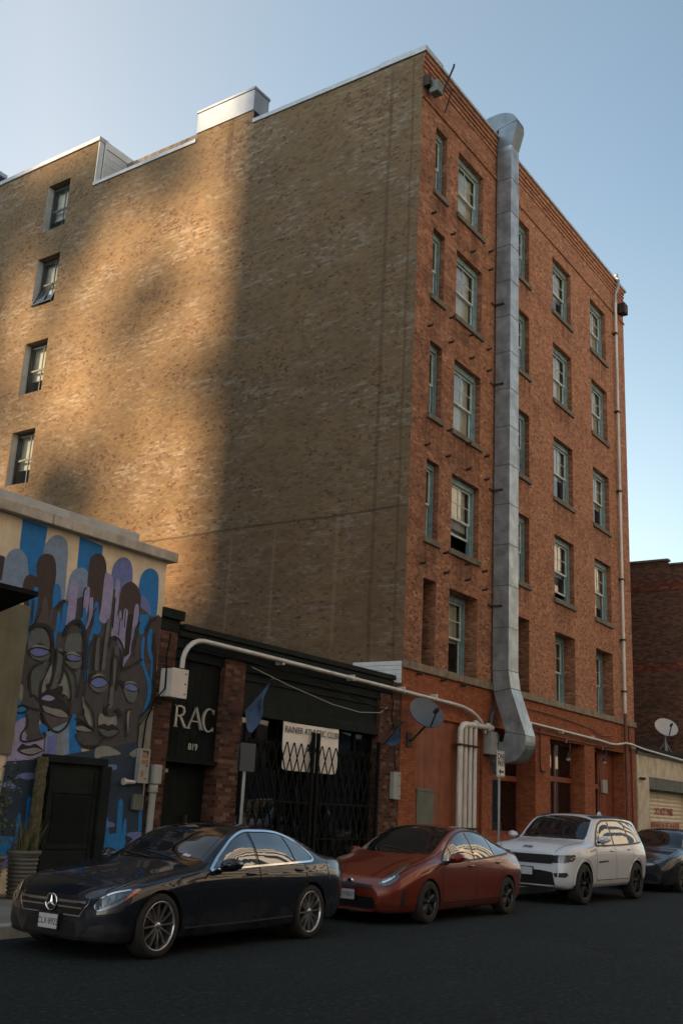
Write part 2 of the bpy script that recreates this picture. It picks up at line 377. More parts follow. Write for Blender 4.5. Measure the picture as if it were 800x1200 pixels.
def bevel(o, w=.008, seg=2):
    clean(o)
    m = o.modifiers.new('bevel', 'BEVEL'); m.width = w; m.segments = seg; m.limit_method = 'ANGLE'; m.angle_limit = R(40); m.use_clamp_overlap = True
    return o
def tag(o, label, cat, group=None):
    o['label'] = label; o['category'] = cat
    if group: o['group'] = group
    return o
def thing(name, loc, label, cat, group=None, rz=0):
    o = bpy.data.objects.new(name, None); o.empty_display_size = .2; COL.objects.link(o)
    o.location = loc; o.rotation_euler = (0, 0, rz); OFF[o.name] = Vector(loc)
    return tag(o, label, cat, group)
def part(name, mb, mats, parent, bev=0, **k):
    o = mb.build(name, mats, parent, **k)
    if bev: bevel(o, bev)
    return o
def one(name, mb, mats, loc, label, cat, group=None, bev=0):
    """a thing that is a single mesh with its origin at loc"""
    o = mb.build(name, mats, None, loc=loc)
    if bev: bevel(o, bev)
    return tag(o, label, cat, group)
def bx(*a): m = MB(); m.box(*a); return m
def arc(c, r, a0, a1, n, plane='xz'):
    out = []
    for i in range(n+1):
        a = R(a0+(a1-a0)*i/n); p, q = r*math.cos(a), r*math.sin(a)
        out.append((c[0]+p, c[1], c[2]+q) if plane == 'xz' else ((c[0], c[1]+p, c[2]+q) if plane == 'yz' else (c[0]+p, c[1]+q, c[2])))
    return out
def smooth_poly(pts, sub=5, closed=True):
    n = len(pts); out = []
    rng = range(n) if closed else range(n-1)
    for i in rng:
        p = [pts[(i+k) % n] if closed else pts[min(max(i+k, 0), n-1)] for k in (-1, 0, 1, 2)]
        for s in range(sub):
            t = s/sub
            out.append(tuple(.5*((2*p[1][d]) + (-p[0][d]+p[2][d])*t + (2*p[0][d]-5*p[1][d]+4*p[2][d]-p[3][d])*t*t + (-p[0][d]+3*p[1][d]-3*p[2][d]+p[3][d])*t**3) for d in (0, 1)))
    if not closed: out.append(tuple(pts[-1]))
    return out
def strip(line, w):
    """2-D polyline -> list of (left,right)"""
    out = []
    for i, p in enumerate(line):
        a = line[max(i-1, 0)]; b = line[min(i+1, len(line)-1)]
        dx, dy = b[0]-a[0], b[1]-a[1]; l = math.hypot(dx, dy) or 1
        nx, ny = -dy/l*w/2, dx/l*w/2
        out.append(((p[0]+nx, p[1]+ny), (p[0]-nx, p[1]-ny)))
    return out
def fill2d(mb, poly, to3, mi=0):
    b = len(mb.v); mb.v += [to3(*p) for p in poly]
    for t in tessellate_polygon([[Vector((p[0], p[1], 0)) for p in poly]]):
        mb.f.append(tuple(b+i for i in t)); mb.m.append(mi); mb.sm.append(False)
def text_mesh(s, size, depth=.004, bold=0, space=1.0):
    cu = bpy.data.curves.new('lettering', 'FONT'); cu.body = s; cu.size = size; cu.extrude = depth; cu.offset = bold
    cu.space_character = space; cu.align_x = 'CENTER'; cu.align_y = 'CENTER'
    o = bpy.data.objects.new('lettering', cu); COL.objects.link(o)
    bpy.context.view_layer.update()
    me = bpy.data.meshes.new_from_object(o.evaluated_get(bpy.context.evaluated_depsgraph_get()))
    bpy.data.objects.remove(o); return me
def lettering(name, s, size, pos, parent, mat, rot=(PI/2, 0, 0), sx=1, depth=.004, bold=0, local=False, space=1.0):
    me = text_mesh(s, size, depth, bold, space); me.materials.clear(); me.materials.append(M[mat] if isinstance(mat, str) else mat)
    o = bpy.data.objects.new(name, me); COL.objects.link(o); o.parent = parent
    o.location = Vector(pos) - (Vector((0, 0, 0)) if local else OFF.get(parent.name, Vector((0, 0, 0))))
    o.rotation_euler = rot; o.scale = (sx, 1, 1)
    return o

MURAL=[
('P','b',0,0,[-11.69,5.79,-11.19,5.76,-11.2,5.32,-11.21,4.9,-11.47,4.85,-11.65,5.01,-11.68,5.37]),
('P','g',1,0,[-11.14,4.5,-11.21,5.32,-11.16,5.53,-11.01,5.67,-10.84,5.67,-10.73,5.53,-10.69,5.08,-10.68,4.64,-10.87,4.51]),
('P','g',1,0,[-11.98,4.72,-11.92,5.03,-11.84,5.21,-11.69,5.28,-11.54,5.21,-11.47,5.04,-11.43,4.66,-11.92,4.64]),
('P','n',0,0,[-12.06,5.11,-11.92,5.1,-11.92,4.73,-11.99,4.71]),
('P','b',0,0,[-10.51,5.77,-9.99,5.73,-9.98,5.46,-10.2,5.32,-10.21,4.77,-10.48,5.12]),
('P','b',1,0,[-10.92,4.55,-10.95,4.78,-10.88,4.88,-10.79,4.84,-10.76,4.53]),
('P','g',1,0,[-10.6,4.52,-10.63,4.91,-10.58,5.14,-10.43,5.25,-10.26,5.22,-10.16,4.87,-10.21,4.63]),
('P','p',1,0,[-9.71,4.87,-9.72,5.33,-9.65,5.53,-9.5,5.64,-9.33,5.61,-9.24,5.43,-9.24,5.1,-9.45,4.82]),
('P','b',1,0,[-9.05,4.94,-9.04,5.33,-8.97,5.5,-8.81,5.59,-8.64,5.54,-8.58,5.38,-8.55,4.94,-8.58,4.64,-8.81,4.41,-8.99,4.48]),
('P','p',1,0,[-8.95,4.53,-8.99,5.02,-8.87,5.05,-8.76,4.95,-8.7,4.8,-8.76,4.51,-8.87,4.38]),
('P','m',1,0,[-11.43,4.39,-11.2,4.65,-10.9,4.63,-10.59,4.66,-10.24,4.81,-9.7,5.04,-9.28,4.94,-8.95,4.85,-8.66,4.74,-8.47,4.78,-8.4,4.43,-8.33,3.6,-8.35,3.12,-8.52,2.83,-8.64,2.56,-8.91,2.45,-9.38,2.31,-9.86,2.34,-10.59,2.52,-10.82,2.67,-10.93,2.88,-11.27,3.04,-11.42,3.19,-11.4,3.75]),
('P','n',1,0,[-11.35,4.24,-11.49,4.54,-11.52,4.72,-11.49,4.87,-11.39,4.93,-11.28,4.92,-11.31,5.1,-11.27,5.24,-11.16,5.32,-11.02,5.32,-10.94,5.22,-10.9,5.02,-10.9,4.8,-10.92,4.59,-10.82,4.25,-11.28,4.07]),
('P','r',1,0,[-11.16,4.27,-11.17,4.46,-11.14,4.47,-11.08,4.29,-11.09,4.58,-11.01,4.6,-10.93,4.31,-10.91,4.49,-10.86,4.49,-10.87,4.2,-11.21,4.1]),
('P','n',1,0,[-10.21,4.72,-10.23,5.0,-10.24,5.22,-10.23,5.45,-10.12,5.56,-9.98,5.57,-9.88,5.46,-9.84,5.24,-9.87,4.99,-9.88,4.68,-9.99,4.31,-10.17,4.54]),
('P','n',1,0,[-9.46,4.66,-9.47,4.93,-9.44,5.12,-9.27,5.25,-9.11,5.21,-9.02,5.11,-8.97,4.96,-8.97,4.48,-9.13,4.27,-9.16,4.04,-9.44,4.4]),
('P','n',1,0,[-8.88,4.13,-8.79,4.51,-8.74,4.63,-8.63,4.73,-8.5,4.77,-8.38,4.72,-8.39,4.43,-8.36,3.98,-8.83,3.91]),
('P','l',1,0,[-10.59,4.27,-10.58,4.55,-10.58,4.93,-10.51,4.99,-10.44,4.96,-10.41,4.71,-10.41,4.36,-10.51,4.3]),
('P','l',1,0,[-10.27,4.62,-10.27,4.91,-10.21,4.97,-10.16,4.92,-10.15,4.65,-10.18,4.32,-10.2,4.27]),
('P','l',1,0,[-10.12,4.46,-10.14,4.76,-10.1,4.81,-10.06,4.77,-10.04,4.47,-10.12,4.28,-10.16,4.27]),
('P','l',1,0,[-9.89,4.48,-9.87,4.7,-9.87,5.23,-9.8,5.29,-9.68,5.21,-9.64,4.85,-9.65,4.54,-9.75,4.43,-9.84,4.44]),
('P','l',1,0,[-9.58,4.24,-9.58,4.73,-9.6,5.18,-9.56,5.23,-9.51,5.18,-9.49,4.88,-9.5,4.39,-9.53,4.21]),
('P','l',1,0,[-9.45,4.22,-9.45,4.62,-9.44,4.7,-9.4,4.67,-9.35,4.39,-9.35,4.71,-9.3,4.76,-9.25,4.7,-9.23,4.43,-9.24,4.08,-9.34,4.06]),
('P','l',1,0,[-9.12,4.18,-9.11,4.64,-9.1,4.84,-9.06,4.89,-9.01,4.85,-8.99,4.66,-9.02,4.47,-9.08,4.23]),
('P','l',0,0,[-9.58,4.21,-9.56,4.61,-9.48,4.63,-9.41,4.37,-9.33,4.66,-9.25,4.67,-9.27,4.33,-9.25,3.93,-9.15,3.98,-9.11,4.33,-9.09,4.7,-9.02,4.71,-9.02,4.46,-9.09,4.25,-9.09,3.98,-9.26,3.71,-9.29,3.99,-9.39,4.22]),
('P','k',0,0,[-9.22,3.92,-9.26,4.33,-9.25,4.67,-9.12,4.69,-9.12,4.35,-9.12,4.0]),
('P','b',1,0,[-11.33,3.96,-11.37,4.4,-11.37,4.57,-11.33,4.57,-11.31,4.52,-11.29,4.25,-11.28,4.01,-11.32,3.76,-11.35,3.84]),
('P','b',1,0,[-11.29,4.17,-11.28,4.38,-11.31,4.7,-11.27,4.75,-11.22,4.72,-11.19,4.45,-11.21,4.23,-11.26,4.09]),
('P','b',1,0,[-10.9,4.51,-10.92,4.82,-10.87,4.88,-10.78,4.83,-10.75,4.62,-10.84,4.52]),
('P','b',1,0,[-10.82,3.92,-10.78,4.17,-10.78,4.4,-10.75,4.45,-10.72,4.42,-10.68,4.19,-10.74,4.08,-10.74,3.85]),
('P','b',1,0,[-10.69,4.17,-10.68,4.36,-10.69,4.59,-10.65,4.65,-10.6,4.59,-10.58,4.38,-10.6,4.2,-10.69,4.09]),
('P','b',1,0,[-10.28,4.24,-10.27,4.54,-10.24,4.62,-10.19,4.55,-10.15,4.3,-10.22,4.22]),
('P','b',1,0,[-10.06,3.44,-10.07,3.95,-10.05,4.21,-10.0,4.39,-10.03,4.69,-9.99,4.76,-9.94,4.71,-9.9,4.5,-9.84,4.43,-9.82,4.34,-9.86,4.22,-9.97,4.2,-10.01,4.04,-10.01,3.75,-9.99,3.45]),
('P','b',0,0,[-8.95,4.4,-8.97,4.72,-8.75,4.76,-8.73,4.62,-8.83,4.4,-8.9,4.37]),
('P','b',1,0,[-8.84,3.99,-8.86,4.28,-8.82,4.36,-8.79,4.29,-8.77,4.02,-8.72,3.85,-8.62,3.71,-8.52,3.56,-8.5,3.34,-8.55,3.16,-8.69,3.01,-8.64,3.12,-8.59,3.31,-8.62,3.55,-8.75,3.78,-8.82,3.88]),
('P','b',1,0,[-8.71,4.17,-8.72,4.44,-8.67,4.52,-8.61,4.44,-8.6,4.14,-8.53,4.01,-8.51,3.79,-8.54,3.6,-8.58,3.8,-8.58,3.94,-8.65,4.04]),
('P','d',1,0,[-11.28,3.85,-11.28,3.97,-11.21,4.08,-11.09,4.13,-10.97,4.1,-10.88,3.99,-10.84,3.85,-10.88,3.79,-11.06,3.78,-11.24,3.73]),
('P','d',1,0,[-10.53,3.84,-10.54,4.0,-10.51,4.1,-10.41,4.15,-10.28,4.16,-10.2,4.08,-10.16,3.89,-10.28,3.86]),
('P','d',1,0,[-10.75,3.22,-10.71,3.57,-10.7,3.81,-10.63,3.87,-10.57,3.83,-10.54,3.59,-10.58,3.34,-10.64,3.21]),
('P','c',1,0,[-11.12,3.07,-11.17,3.38,-11.11,3.51,-10.95,3.59,-10.8,3.62,-10.9,3.42,-10.94,3.21,-10.93,3.01,-11.05,3.0]),
('P','e',1,0,[-10.92,3.13,-10.93,3.33,-10.88,3.46,-10.78,3.6,-10.74,3.44,-10.78,3.25,-10.82,3.17]),
('P','e',1,0,[-10.58,3.25,-10.56,3.42,-10.53,3.53,-10.44,3.44,-10.36,3.28,-10.32,3.1,-10.41,3.09,-10.49,3.17]),
('P','c',1,0,[-10.51,3.63,-10.45,3.56,-10.3,3.52,-10.17,3.6,-10.11,3.52,-10.19,3.3,-10.18,3.1,-10.3,3.08,-10.35,3.28]),
('P','k',1,0,[-11.26,3.72,-11.05,3.89,-10.81,3.78,-11.0,3.6]),
('P','d',1,0,[-11.22,3.72,-11.11,3.67,-10.97,3.69,-10.82,3.77,-10.82,3.69,-10.92,3.63,-11.06,3.62,-11.16,3.64]),
('P','k',1,0,[-11.22,3.72,-11.14,3.81,-11.01,3.82,-10.83,3.78,-10.96,3.68,-11.11,3.66]),
('P','p',1,0,[-11.22,3.73,-11.13,3.79,-11.01,3.8,-10.85,3.78,-10.97,3.7,-11.12,3.68]),
('P','e',1,0,[-11.21,3.79,-11.14,3.85,-11.05,3.86,-10.94,3.86,-10.86,3.82,-10.95,3.83,-11.05,3.83,-11.15,3.81]),
('P','k',1,0,[-10.52,3.75,-10.74,3.82,-10.13,3.78,-10.3,3.56]),
('P','d',1,0,[-10.52,3.69,-10.44,3.68,-10.25,3.7,-10.15,3.75,-10.16,3.65,-10.26,3.59,-10.4,3.6]),
('P','k',1,0,[-10.48,3.75,-10.39,3.82,-10.27,3.81,-10.15,3.77,-10.24,3.71,-10.4,3.69]),
('P','p',1,0,[-10.48,3.76,-10.39,3.8,-10.27,3.79,-10.16,3.77,-10.24,3.73,-10.4,3.71]),
('P','e',1,0,[-10.51,3.78,-10.44,3.84,-10.33,3.85,-10.19,3.8,-10.3,3.81,-10.42,3.81]),
('P','k',1,0,[-9.95,3.4,-9.89,3.58,-9.51,3.45,-9.71,3.24]),
('P','d',1,0,[-9.94,3.39,-9.83,3.34,-9.69,3.34,-9.54,3.43,-9.56,3.33,-9.68,3.27,-9.85,3.29]),
('P','k',1,0,[-9.91,3.39,-9.86,3.49,-9.76,3.52,-9.64,3.5,-9.55,3.43,-9.64,3.36,-9.78,3.34]),
('P','p',1,0,[-9.91,3.4,-9.85,3.47,-9.76,3.5,-9.66,3.5,-9.55,3.45,-9.64,3.38,-9.78,3.35]),
('P','e',1,0,[-9.91,3.48,-9.84,3.55,-9.73,3.58,-9.62,3.54,-9.7,3.55,-9.83,3.52]),
('P','k',1,0,[-9.21,3.42,-9.34,3.53,-8.81,3.44,-8.95,3.16]),
('P','d',1,0,[-9.17,3.4,-9.05,3.37,-8.89,3.37,-8.83,3.4,-8.85,3.26,-8.94,3.18,-9.07,3.23]),
('P','k',1,0,[-9.16,3.42,-9.08,3.5,-8.98,3.51,-8.83,3.44,-8.89,3.37,-9.05,3.37]),
('P','p',1,0,[-9.16,3.43,-9.08,3.48,-8.97,3.49,-8.85,3.44,-8.9,3.39,-9.05,3.39]),
('P','e',1,0,[-9.17,3.47,-9.1,3.52,-8.98,3.54,-8.86,3.5,-8.98,3.51,-9.08,3.5]),
('P','k',1,0,[-10.83,3.25,-10.78,3.28,-10.73,3.2,-10.58,3.25,-10.51,3.28,-10.48,3.22,-10.52,3.17,-10.62,3.13,-10.77,3.14]),
('P','k',1,0,[-10.92,3.02,-10.9,3.11,-10.78,3.16,-10.62,3.15,-10.45,3.05,-10.35,2.96,-10.29,2.83,-10.39,2.87,-10.58,2.89,-10.84,2.92]),
('P','l',1,0,[-10.89,3.04,-10.79,3.1,-10.66,3.09,-10.63,3.06,-10.71,3.02,-10.83,3.02]),
('P','k',1,0,[-10.6,3.2,-10.57,3.27,-10.49,3.25,-10.49,3.17,-10.54,3.14]),
('P','e',1,0,[-10.84,2.93,-10.66,2.91,-10.47,2.9,-10.31,2.82,-10.46,2.79,-10.67,2.82,-10.79,2.85]),
('P','r',1,0,[-10.84,2.77,-10.79,2.83,-10.66,2.79,-10.45,2.77,-10.26,2.82,-10.31,2.7,-10.42,2.58,-10.52,2.56,-10.69,2.61]),
('P','e',1,0,[-10.06,3.16,-9.96,3.04,-9.82,2.91,-9.75,2.73,-9.8,2.64,-9.87,2.74,-9.99,2.9]),
('P','e',1,0,[-9.65,2.74,-9.66,2.89,-9.61,2.93,-9.52,2.89,-9.39,2.89,-9.28,2.92,-9.24,2.86,-9.26,2.76,-9.43,2.73,-9.56,2.76]),
('P','k',1,0,[-9.65,2.7,-9.53,2.77,-9.43,2.75,-9.33,2.78,-9.16,2.69,-9.33,2.69,-9.42,2.67,-9.54,2.69]),
('P','c',1,0,[-9.63,2.67,-9.52,2.68,-9.42,2.66,-9.3,2.69,-9.17,2.67,-9.23,2.6,-9.39,2.57,-9.55,2.59]),
('P','k',1,0,[-10.08,2.76,-9.97,2.77,-9.82,2.7,-9.76,2.64,-9.93,2.69,-10.09,2.68,-10.12,2.72]),
('P','e',1,0,[-10.14,2.66,-10.04,2.69,-9.93,2.68,-9.79,2.63,-9.94,2.61,-10.08,2.62]),
('P','d',1,0,[-9.53,2.97,-9.48,3.1,-9.48,3.4,-9.49,3.7,-9.48,3.88,-9.41,3.88,-9.39,3.63,-9.39,3.33,-9.39,3.07,-9.48,3.02]),
('P','d',0,0,[-9.72,3.63,-9.73,4.15,-9.71,4.52,-9.64,4.51,-9.64,4.16,-9.65,3.66]),
('P','c',1,0,[-9.47,3.92,-9.49,4.05,-9.44,4.09,-9.39,4.06,-9.38,3.94,-9.42,3.88]),
('P','d',0,0,[-9.88,3.61,-9.9,4.16,-9.84,4.18,-9.79,3.62]),
('P','e',1,0,[-9.0,2.61,-9.03,2.97,-9.0,3.05,-8.95,3.07,-8.98,2.97,-8.96,2.61]),
('P','k',1,0,[-9.33,2.98,-9.3,3.05,-9.21,3.04,-9.16,2.93,-9.22,2.92,-9.25,2.98]),
('P','k',1,0,[-9.54,2.94,-9.57,3.02,-9.51,3.09,-9.44,3.1,-9.49,3.03,-9.46,2.93,-9.5,2.9]),
('P','b',1,0,[-11.36,2.62,-11.39,2.76,-11.37,2.85,-11.37,3.05,-11.26,2.91,-11.12,2.9,-11.11,2.75,-11.21,2.6]),
('P','l',0,0,[-11.38,2.05,-11.39,2.58,-11.29,2.65,-11.21,2.7,-11.13,2.72,-11.16,2.47,-10.74,2.46,-10.72,2.17,-11.0,2.09]),
('P','g',0,0,[-10.69,2.17,-10.72,2.51,-10.56,2.62,-10.26,2.75,-10.18,2.21]),
('P','p',0,0,[-10.66,2.19,-10.68,2.47,-10.49,2.52,-10.45,2.2]),
('P','e',0,0,[-10.44,2.21,-10.48,2.53,-10.41,2.57,-10.39,2.37,-10.3,2.22]),
('P','b',0,0,[-10.2,2.2,-10.28,2.74,-10.23,2.87,-10.16,2.86,-10.09,2.52,-9.96,2.36,-9.94,2.2]),
('P','e',0,0,[-11.35,2.28,-11.37,2.55,-11.33,2.59,-11.28,2.29]),
('P','b',1,0,[-10.85,2.51,-10.86,2.65,-10.69,2.62,-10.73,2.5]),
('P','m',1,0,[-11.08,2.48,-11.11,2.82,-10.91,2.86,-10.86,2.57,-10.76,2.44,-10.9,2.39,-11.08,2.39]),
('P','m',1,0,[-11.24,2.91,-11.29,3.06,-11.2,3.13,-11.07,3.08,-10.93,3.0,-10.88,2.87,-11.03,2.84,-11.12,2.86]),
('P','e',1,0,[-11.39,3.09,-11.36,3.15,-11.3,3.21,-11.26,3.12,-11.27,2.94,-11.32,3.0]),
('P','k',1,0,[-11.22,2.22,-11.15,2.32,-11.06,2.3,-10.98,2.31,-10.89,2.34,-10.72,2.25,-10.88,2.28,-11.05,2.25]),
('P','e',1,0,[-11.17,2.22,-11.05,2.24,-10.88,2.27,-10.77,2.25,-10.87,2.19,-11.06,2.18]),
('P','k',1,0,[-11.39,2.81,-11.34,2.88,-11.26,2.9,-11.14,2.88,-11.11,2.83,-11.17,2.78,-11.28,2.76]),
('P','b',1,0,[-11.35,2.81,-11.3,2.85,-11.24,2.87,-11.16,2.85,-11.19,2.81,-11.29,2.79]),
('P','v',0,0,[-11.4,2.04,-10.78,2.11,-8.62,2.56,-8.5,2.11,-8.36,0.91,-8.63,0.57,-11.24,0.54,-11.43,1.51]),
('P','e',1,0,[-9.64,2.2,-9.65,2.37,-9.38,2.41,-9.09,2.32,-9.21,2.28,-9.47,2.24]),
('P','e',1,0,[-8.89,2.32,-8.78,2.4,-8.67,2.43,-8.68,2.31,-8.8,2.28]),
('P','w',0,0,[-8.7,2.46,-8.72,2.89,-8.61,3.03,-8.4,3.19,-8.38,2.7,-8.38,2.17,-8.4,2.06,-8.66,2.42]),
('P','p',1,0,[-9.34,2.08,-9.33,2.12,-9.16,2.12,-9.16,2.05,-9.31,2.04]),
('P','p',1,0,[-11.16,1.85,-10.99,1.9,-10.77,1.89,-10.76,1.85,-10.93,1.8,-11.08,1.81]),
('P','p',1,0,[-11.41,1.66,-11.37,1.74,-11.2,1.72,-11.18,1.66]),
('P','b',0,0,[-11.3,0.64,-11.36,0.97,-11.05,0.96,-11.07,1.21,-11.05,1.3,-11.0,1.29,-10.95,0.99,-10.9,0.99,-10.92,1.48,-10.9,1.56,-10.85,1.54,-10.81,0.99,-10.77,0.84,-11.01,0.84,-11.11,0.77,-11.05,0.68]),
('P','p',1,0,[-11.28,0.54,-11.25,0.63,-11.12,0.66,-11.05,0.81,-10.96,0.84,-10.94,0.58,-11.0,0.52]),
('P','b',0,0,[-9.32,0.75,-9.32,1.01,-9.24,1.03,-9.26,1.25,-9.22,1.29,-9.16,1.01,-9.0,1.03,-9.03,1.52,-8.98,1.59,-8.92,1.53,-8.88,1.03,-8.85,1.26,-8.8,1.26,-8.76,0.87,-8.86,0.73,-9.12,0.71]),
('P','b',0,0,[-8.5,1.06,-8.53,1.41,-8.45,1.46,-8.41,1.08]),
('P','p',1,0,[-9.33,1.15,-9.3,1.22,-9.08,1.19,-9.07,1.13,-9.25,1.12]),
('P','p',1,0,[-8.76,0.99,-8.7,1.04,-8.37,1.05,-8.48,0.93,-8.68,0.85,-8.63,0.95]),
('P','p',1,0,[-9.34,0.71,-9.29,0.75,-9.13,0.71,-9.17,0.65,-9.31,0.65]),
('L','k',1,0.065,[-11.33,4.04,-11.24,4.13,-11.1,4.17,-10.95,4.16,-10.85,4.04,-10.8,3.86,-10.79,3.64]),
('L','k',1,0.073,[-10.58,4.08,-10.55,4.23,-10.43,4.34,-10.3,4.34,-10.19,4.21,-10.14,3.94,-10.1,3.61]),
('L','k',1,0.04,[-10.72,3.85,-10.7,3.57,-10.75,3.23]),
('L','k',1,0.04,[-10.56,3.83,-10.53,3.55,-10.58,3.3]),
('L','k',1,0.036,[-10.79,3.63,-10.87,3.44,-10.93,3.25,-10.92,3.03]),
('L','k',1,0.032,[-11.1,3.03,-11.17,3.34,-11.12,3.5,-10.95,3.6]),
('L','k',1,0.032,[-10.52,3.55,-10.41,3.44,-10.33,3.24,-10.3,3.08]),
('L','k',1,0.024,[-10.49,3.64,-10.3,3.5,-10.22,3.32,-10.21,3.11]),
('L','k',1,0.024,[-10.13,3.64,-10.16,3.35,-10.16,3.12]),
('L','k',1,0.057,[-10.66,4.64,-10.75,4.6,-10.8,4.49]),
('L','k',1,0.036,[-10.89,2.91,-10.81,2.77,-10.69,2.62,-10.5,2.55,-10.33,2.66,-10.25,2.85]),
('L','k',1,0.028,[-10.31,2.84,-10.3,3.01,-10.43,3.13,-10.51,3.14]),
('L','k',1,0.032,[-11.15,2.78,-11.1,2.61,-11.19,2.47,-11.16,2.36,-10.93,2.39,-10.75,2.45,-10.73,2.5,-10.79,2.52]),
('L','k',1,0.02,[-11.22,2.22,-11.11,2.18,-10.94,2.17,-10.72,2.25]),
('L','k',1,0.028,[-11.26,2.91,-11.13,2.88,-10.9,2.85]),
('L','k',1,0.028,[-11.07,3.08,-10.92,2.98,-10.88,2.87]),
('L','k',1,0.049,[-9.62,4.19,-9.51,4.23,-9.38,4.17,-9.29,4.01,-9.27,3.73,-9.05,3.81,-8.82,3.95]),
('L','k',1,0.049,[-9.62,4.03,-9.61,4.15,-9.54,4.23]),
('L','k',1,0.028,[-9.46,3.4,-9.5,3.88,-9.43,3.9,-9.37,3.85,-9.35,3.37]),
('L','k',1,0.032,[-9.9,3.6,-9.93,4.07,-9.88,4.2]),
('L','k',1,0.028,[-9.75,3.62,-9.82,4.18]),
('L','k',1,0.032,[-10.04,3.17,-10.04,3.42,-10.06,3.88,-10.01,4.1]),
('L','k',1,0.02,[-9.31,3.71,-9.34,3.33]),
('L','k',1,0.032,[-8.99,4.44,-9.04,4.14,-9.04,3.96]),
('L','k',1,0.049,[-8.61,4.44,-8.52,4.04,-8.48,3.77,-8.45,3.34,-8.58,3.11,-8.74,2.96]),
('L','k',1,0.057,[-8.79,4.45,-8.73,4.62,-8.58,4.72]),
('L','k',1,0.028,[-10.04,3.14,-9.93,3.03,-9.8,2.89,-9.74,2.67]),
('L','k',1,0.028,[-9.88,2.39,-9.63,2.39,-9.56,2.5,-9.43,2.55]),
('L','k',1,0.028,[-8.72,2.82,-8.59,3.01,-8.39,3.16]),
('L','k',1,0.024,[-9.24,2.84,-9.28,2.94]),
('L','k',1,0.028,[-8.98,2.59,-9.07,2.99,-8.94,3.07]),
('L','k',1,0.024,[-9.64,2.64,-9.52,2.57,-9.34,2.57,-9.17,2.67]),
('L','k',1,0.028,[-10.18,2.79,-10.0,2.77,-9.82,2.68,-9.75,2.63]),
('L','k',1,0.028,[-10.14,2.55,-10.05,2.44,-9.93,2.38,-9.61,2.41]),
('L','k',1,0.032,[-10.03,2.97,-10.01,2.89,-10.09,2.87]),
('L','k',1,0.028,[-10.02,3.1,-9.86,2.95,-9.78,2.79,-9.77,2.65]),
('L','k',1,0.024,[-11.11,0.77,-11.07,0.84,-10.96,0.85]),
('L','k',1,0.024,[-11.12,0.66,-11.01,0.73]),
('L','k',1,0.02,[-8.79,0.99,-8.76,0.91,-8.63,0.93]),
('L','k',1,0.024,[-11.41,4.48,-11.37,4.28,-11.36,3.96]),
('L','k',1,0.024,[-11.3,4.54,-11.29,4.17]),
('L','k',1,0.024,[-11.17,4.48,-11.17,4.31,-11.24,4.1]),
('L','k',1,0.032,[-10.3,4.43,-10.32,4.85,-10.27,4.94]),
('L','k',1,0.024,[-10.12,4.28,-10.08,4.46,-10.01,4.65]),
('L','k',1,0.032,[-9.6,4.37,-9.62,4.9]),
('L','k',1,0.024,[-9.45,4.57,-9.45,4.26]),
('L','k',1,0.02,[-9.35,4.73,-9.33,4.42]),
('L','k',1,0.032,[-8.97,4.57,-9.06,4.46,-9.09,4.19])]

# ------------------------------------------------------------------ the setting: street and pavement
m = MB(); m.grid([[(-400, y, 0), (400, y, 0)] for y in (-60, -3.0)], 0, False)
m.build('road', 'asphalt', kind='structure')
m = MB()
m.face([(-400, -2.85, .15), (400, -2.85, .15), (400, .6, .15), (-400, .6, .15)]); m.face([(-400, -3.0, 0), (400, -3.0, 0), (400, -2.99, .135), (-400, -2.99, .135)], 1)
m.face([(-400, -2.99, .135), (400, -2.99, .135), (400, -2.97, .15), (-400, -2.97, .15)], 1); m.face([(-400, -2.97, .15), (400, -2.97, .15), (400, -2.85, .15), (-400, -2.85, .15)], 1)
m.build('sidewalk', ['sidewalk', 'concrete'], kind='structure')
m = MB(); m.face([(-400, .6, .148), (400, .6, .148), (400, 400, .148), (-400, 400, .148)]); m.build('ground', 'sidewalk', kind='structure')
m = MB(); m.box(-400, 400, -26, -22, .0, .15); m.build('sidewalk', 'sidewalk', kind='structure')
m = MB(); m.face([(-400, -400, -.01), (400, -400, -.01), (400, -60, -.01), (-400, -60, -.01)]); m.build('ground', 'sidewalk', kind='structure')

# ------------------------------------------------------------------ wall with openings
def wall(mb, us, vs, holes, to3, mi=0, jamb_mi=None, top=None, flip=False):
    """holes: (u0,u1,v0,v1,depth); jamb_mi: (left,right,sill,head) material slots"""
    U = sorted(set([us[0], us[1]] + [h[i] for h in holes for i in (0, 1)] + ([t for s in top for t in s[:2]] if top else [])))
    V = sorted(set([vs[0], vs[1]] + [h[i] for h in holes for i in (2, 3)] + ([s[2] for s in top] if top else [])))
    for i in range(len(U)-1):
        for j in range(len(V)-1):
            cu, cv = (U[i]+U[i+1])/2, (V[j]+V[j+1])/2
            if any(h[0] < cu < h[1] and h[2] < cv < h[3] for h in holes): continue
            if top and not any(s[0] < cu < s[1] and cv < s[2] for s in top): continue
            q = [(U[i], V[j]), (U[i+1], V[j]), (U[i+1], V[j+1]), (U[i], V[j+1])]
            if flip: q = q[::-1]
            mb.face([to3(a, b, 0) for a, b in q], mi)
    for (a, b, c, d, dep) in holes:
        jm = jamb_mi or (mi,)*4
        for k, (p, q) in enumerate((((a, c), (a, d)), ((b, c), (b, d)), ((a, c), (b, c)), ((a, d), (b, d)))):
            mb.face([to3(*p, 0), to3(*q, 0), to3(*q, dep), to3(*p, dep)], jm[k])
F3 = lambda u, v, d: (u, d, v)
W3 = lambda u, v, d: (d, u, v)

